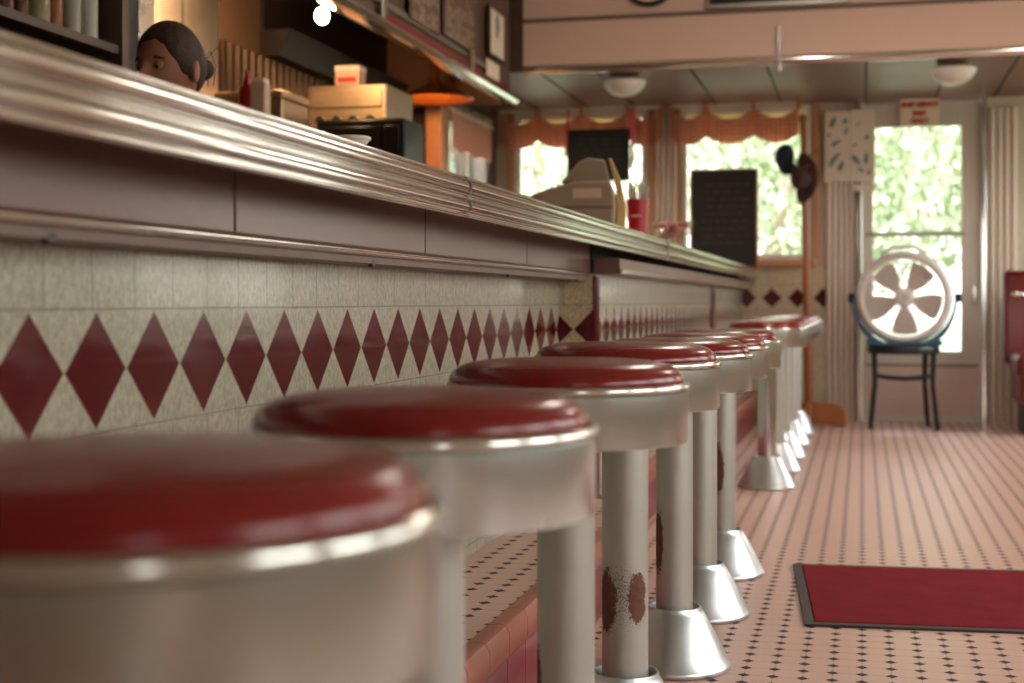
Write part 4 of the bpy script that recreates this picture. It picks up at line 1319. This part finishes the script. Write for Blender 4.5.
# hands: palm, four fingers and a thumb, resting on a worktop height
for s in (-1, 1):
    wr = Vector((.26, s*.17, .955))
    body.ball((wr.x+.045, wr.y, wr.z-.006), (.052, .04, .016), 14, 8)
    for k, (off, ln) in enumerate(((-.027, .060), (-.009, .072), (.009, .068), (.026, .052))):
        a_ = Vector((wr.x+.085, wr.y+s*off, wr.z-.004))
        body.tube([a_, a_+Vector((ln*.45, 0, .004)), a_+Vector((ln*.8, 0, -.010)), a_+Vector((ln, 0, -.024))], [.0095, .009, .008, .006], 8)
    a_ = Vector((wr.x+.02, wr.y-s*.03, wr.z-.004))
    body.tube([a_, a_+Vector((.025, -s*.024, -.004)), a_+Vector((.052, -s*.030, -.014))], [.012, .010, .007], 8)
ob = body.build('body', M['skin'], per)
md = ob.modifiers.new('remesh', 'REMESH'); md.mode = 'VOXEL'; md.voxel_size = .0052; md.use_smooth_shade = True
md = ob.modifiers.new('smooth', 'SMOOTH'); md.factor = .5; md.iterations = 3
# eyes
for s in (-1, 1):
    eb = MB().ball((.079, s*.031, -.005), (.0115, .0125, .0105), 16, 12, MH).build('eye', M['eye'], per)
    MB().ball((.0875, s*.031, -.0075), (.004, .006, .0055), 14, 10, MH).build('iris', M['iris'], eb)
    MB().ball((.0797, s*.031, -.0005), (.0128, .015, .0098), 16, 12, MH).build('upper_lid', M['skin'], per)
    MB().tube([(.086, s*.014, .012), (.0925, s*.03, .0175), (.080, s*.05, .012)], [.003, .0042, .002], 8, MH).build('eyebrow', M['hair'], per)
# hair: a swept back cap with a hairline plus a bun
def hair_mesh():
    vs, fs = [], []
    n, m = 64, 26
    rows = []
    for i in range(n):
        u = 2*PI*i/n
        cu_ = math.cos(u)
        # how far down the hair reaches: short at the forehead, to the nape behind
        au = abs(u if u < PI else u-2*PI)
        sm = lambda a, b: (lambda q: q*q*(3-2*q))(max(0, min(1, (au-a)/(b-a))))
        vmax = .98 + .86*sm(.3, 1.5) + .42*sm(1.7, 2.7) + .03*math.sin(17*u)
        for j in range(m+1):
            v = vmax*j/m
            x, y, z = math.sin(v)*math.cos(u), math.sin(v)*math.sin(u), math.cos(v)
            off = 1.085 + .008*math.sin(14*u + 5*v) + .004*math.sin(37*u - 9*v)
            q = (m-j)/5
            if q < 1: off = 1.0 + (off-1.0)*math.sin(q*PI/2)
            X, Y_, Z = x*.098*off, y*.077*off, z*.115*off
            if x < 0: X *= 1.03
            if z < 0:
                k = -z; Y_ *= 1-.2*k
                if x <= 0: X *= 1-.3*k
            vs.append((X, Y_, Z))
    for i in range(n):
        i2 = (i+1) % n
        for j in range(m):
            fs.append((i*(m+1)+j, i*(m+1)+j+1, i2*(m+1)+j+1, i2*(m+1)+j))
    return vs, fs
hv, hf = hair_mesh()
hr = MB().add(hv, hf, MH).build('hair', M['hair'], per, sharp=80)
md = hr.modifiers.new('thick', 'SOLIDIFY'); md.thickness = .006; md.offset = -1
bun = MB()
bun.ball((-.120, 0, .012), (.034, .036, .032), 20, 14, MH)
bun.build('hair_bun', M['hair'], per)
st_ = MB()
for k in range(5):
    a_ = -.2 + .1*k
    st_.tube([(-.09, .05*a_*4, .03), (-.128, .05*a_*5, .03+.01*k), (-.150, .05*a_*5, .0+.008*k), (-.146, .05*a_*4, -.03)], .0012, 5, MH)
st_.build('loose_strands', M['hair'], per)
# shirt and trousers follow the body
def sleeve_shell(name, verts, edges, radii, mat):
    me = skinned(verts, edges, radii, 2)
    b = MB(); b.add([v.co for v in me.vertices], [tuple(p_.vertices) for p_ in me.polygons])
    return b.build(name, mat, per, sharp=80)
sleeve_shell('shirt', [V[0], V[1], V[2], V[3], (.008, 0, 1.385), V[6], (.02, .21, 1.18), V[10], (.02, -.21, 1.18)], [(0,1),(1,2),(2,3),(3,4),(3,5),(5,6),(3,7),(7,8)],
             [(.14,.11),(.13,.10),(.15,.11),(.14,.096),(.07,.07),(.063,.063),(.056,.056),(.063,.063),(.056,.056)], M['shirt'])
sleeve_shell('trousers', [(0,0,.95), V[14], V[15], V[16], V[18], V[19], V[20]], [(0,1),(1,2),(2,3),(0,4),(4,5),(5,6)],
             [(.145,.115),(.096,.096),(.07,.07),(.056,.056),(.096,.096),(.07,.07),(.056,.056)], M['trousers'])

# ------------------------------------------------------------------ outdoors
struct('ground', MB().box((-40, YB+.3, -.4), (40, 70, -.3)), M['lawn'])
struct('ground_aisle', MB().box((XR+.3, -30, -.4), (40, YB+.29, -.3)), M['lawn'])
struct('ground_front', MB().box((-40, -30, -.4), (XR+.29, -2.6, -.3)), M['lawn'])
def tree(px, Y, hgt, rad, label, lean=0):
    x = at(px, 0, Y).x
    t = thing('tree', label, 'tree', (x, Y, -.3), 0, 'trees outside the windows')
    MB().tube([(0, 0, 0), (lean*.4, 0, hgt*.3), (lean, 0, hgt*.7)], [.22, .17, .1], 12).build('trunk', M['bark'], t)
    mb = MB()
    for k in range(6000):
        a = random.random()*2*PI; cz = random.uniform(-1, 1); rr = random.random()**.4
        q = Vector((math.sqrt(1-cz*cz)*math.cos(a), math.sqrt(1-cz*cz)*math.sin(a), cz))*rr*rad
        c = Vector((lean, 0, hgt*.62)) + Vector((q.x, q.y, q.z*.95))
        s_ = random.uniform(.05, .12)
        Rm = Matrix.Translation(c) @ Matrix.Rotation(random.random()*6, 4, 'Z') @ Matrix.Rotation(random.random()*3, 4, 'X')
        mb.add([(0, -s_, 0), (s_*.6, 0, .05), (0, s_, 0), (-s_*.6, 0, .05)], [(0, 1, 2, 3)], Rm)
    mb.build('foliage', M['leaf'], t)
tree(550, 25, 6.5, 3.0, 'leafy tree outside the window behind the cash register', -.3)
tree(735, 19, 5.5, 2.4, 'leafy tree outside the window behind the framed chalkboard', 1.2)
tree(850, 31, 7, 3.0, 'leafy tree outside between the window and the door')
tree(985, 22, 5.5, 2.1, 'leafy tree outside the glass of the door', .5)

# ------------------------------------------------------------------ light
w = bpy.data.worlds.new('sky'); S.world = w; w.use_nodes = True
bg = w.node_tree.nodes['Background']
wt = w.node_tree
def wn(t): return wt.nodes.new(t)
tc = wn('ShaderNodeTexCoord'); sp = wn('ShaderNodeSeparateXYZ'); wt.links.new(tc.outputs['Generated'], sp.inputs[0])
rp = wn('ShaderNodeValToRGB'); wt.links.new(sp.outputs[2], rp.inputs[0])
E = rp.color_ramp.elements                      # hazy green horizon under a bright overcast sky
E[0].position = 0.02; E[0].color = (.42, .43, .39, 1)
E[1].position = .9; E[1].color = (1.25, 1.3, 1.3, 1)
e2 = E.new(.22); e2.color = (.64, .65, .61, 1)
e3 = E.new(.40); e3.color = (1.07, 1.08, 1.06, 1)
wt.links.new(rp.outputs[0], bg.inputs[0]); bg.inputs[1].default_value = 1.15
sun = bpy.data.lights.new('sun', 'SUN'); sun.energy = 1.0; sun.angle = .02; sun.color = (1, .98, .92)
so = bpy.data.objects.new('sun', sun); C.objects.link(so)
so.rotation_euler = (math.radians(38), 0, math.radians(15))   # from behind the diner onto the trees

def portal(name, loc, rot, sx, sy):
    l = bpy.data.lights.new(name, 'AREA'); l.shape = 'RECTANGLE'; l.size = sx; l.size_y = sy
    l.cycles.is_portal = True
    o = bpy.data.objects.new(name, l); C.objects.link(o); o.location = loc; o.rotation_euler = rot
for i, (a, b, z0, z1) in enumerate(RW):
    portal('window daylight', (XR+.13, (a+b)/2, (z0+z1)/2), (0, PI/2, 0), z1-z0, b-a)
for (a, b, z0, z1) in FW:
    portal('window daylight', ((a+b)/2, -2.48, (z0+z1)/2), (PI/2, 0, 0), b-a, z1-z0)
for (a, b) in ((w1a, w1b), (w2a, w2b)):
    portal('window daylight', ((a+b)/2, YB+.12, (W_SILL+W_TOP)/2), (-PI/2, 0, 0), b-a, W_TOP-W_SILL)
portal('window daylight', ((ga+gb)/2, YB+.12, (gz0+gz1)/2), (-PI/2, 0, 0), gb-ga, gz1-gz0)

# ------------------------------------------------------------------ camera and view
cam = bpy.data.cameras.new('camera'); co = bpy.data.objects.new('camera', cam); C.objects.link(co)
cam.sensor_width = 36; cam.lens = FPX/1024*36
cam.shift_y = -(683/2 - HOR)/1024
co.location = (0, 0, CH); co.rotation_euler = (PI/2, 0, TH)
cam.clip_start = .05; cam.clip_end = 300
cam.dof.use_dof = True; cam.dof.focus_distance = 2.9; cam.dof.aperture_fstop = 3.6
S.camera = co
S.view_settings.view_transform = 'Standard'; S.view_settings.look = 'None'
S.view_settings.exposure = 3.05; S.view_settings.gamma = 1.0
S.view_settings.use_curve_mapping = False
S.cycles.use_denoising = True
S.cycles.max_bounces = 10; S.cycles.diffuse_bounces = 6; S.cycles.glossy_bounces = 5; S.cycles.transparent_max_bounces = 12
S.cycles.sample_clamp_indirect = 8
S.cycles.caustics_reflective = True
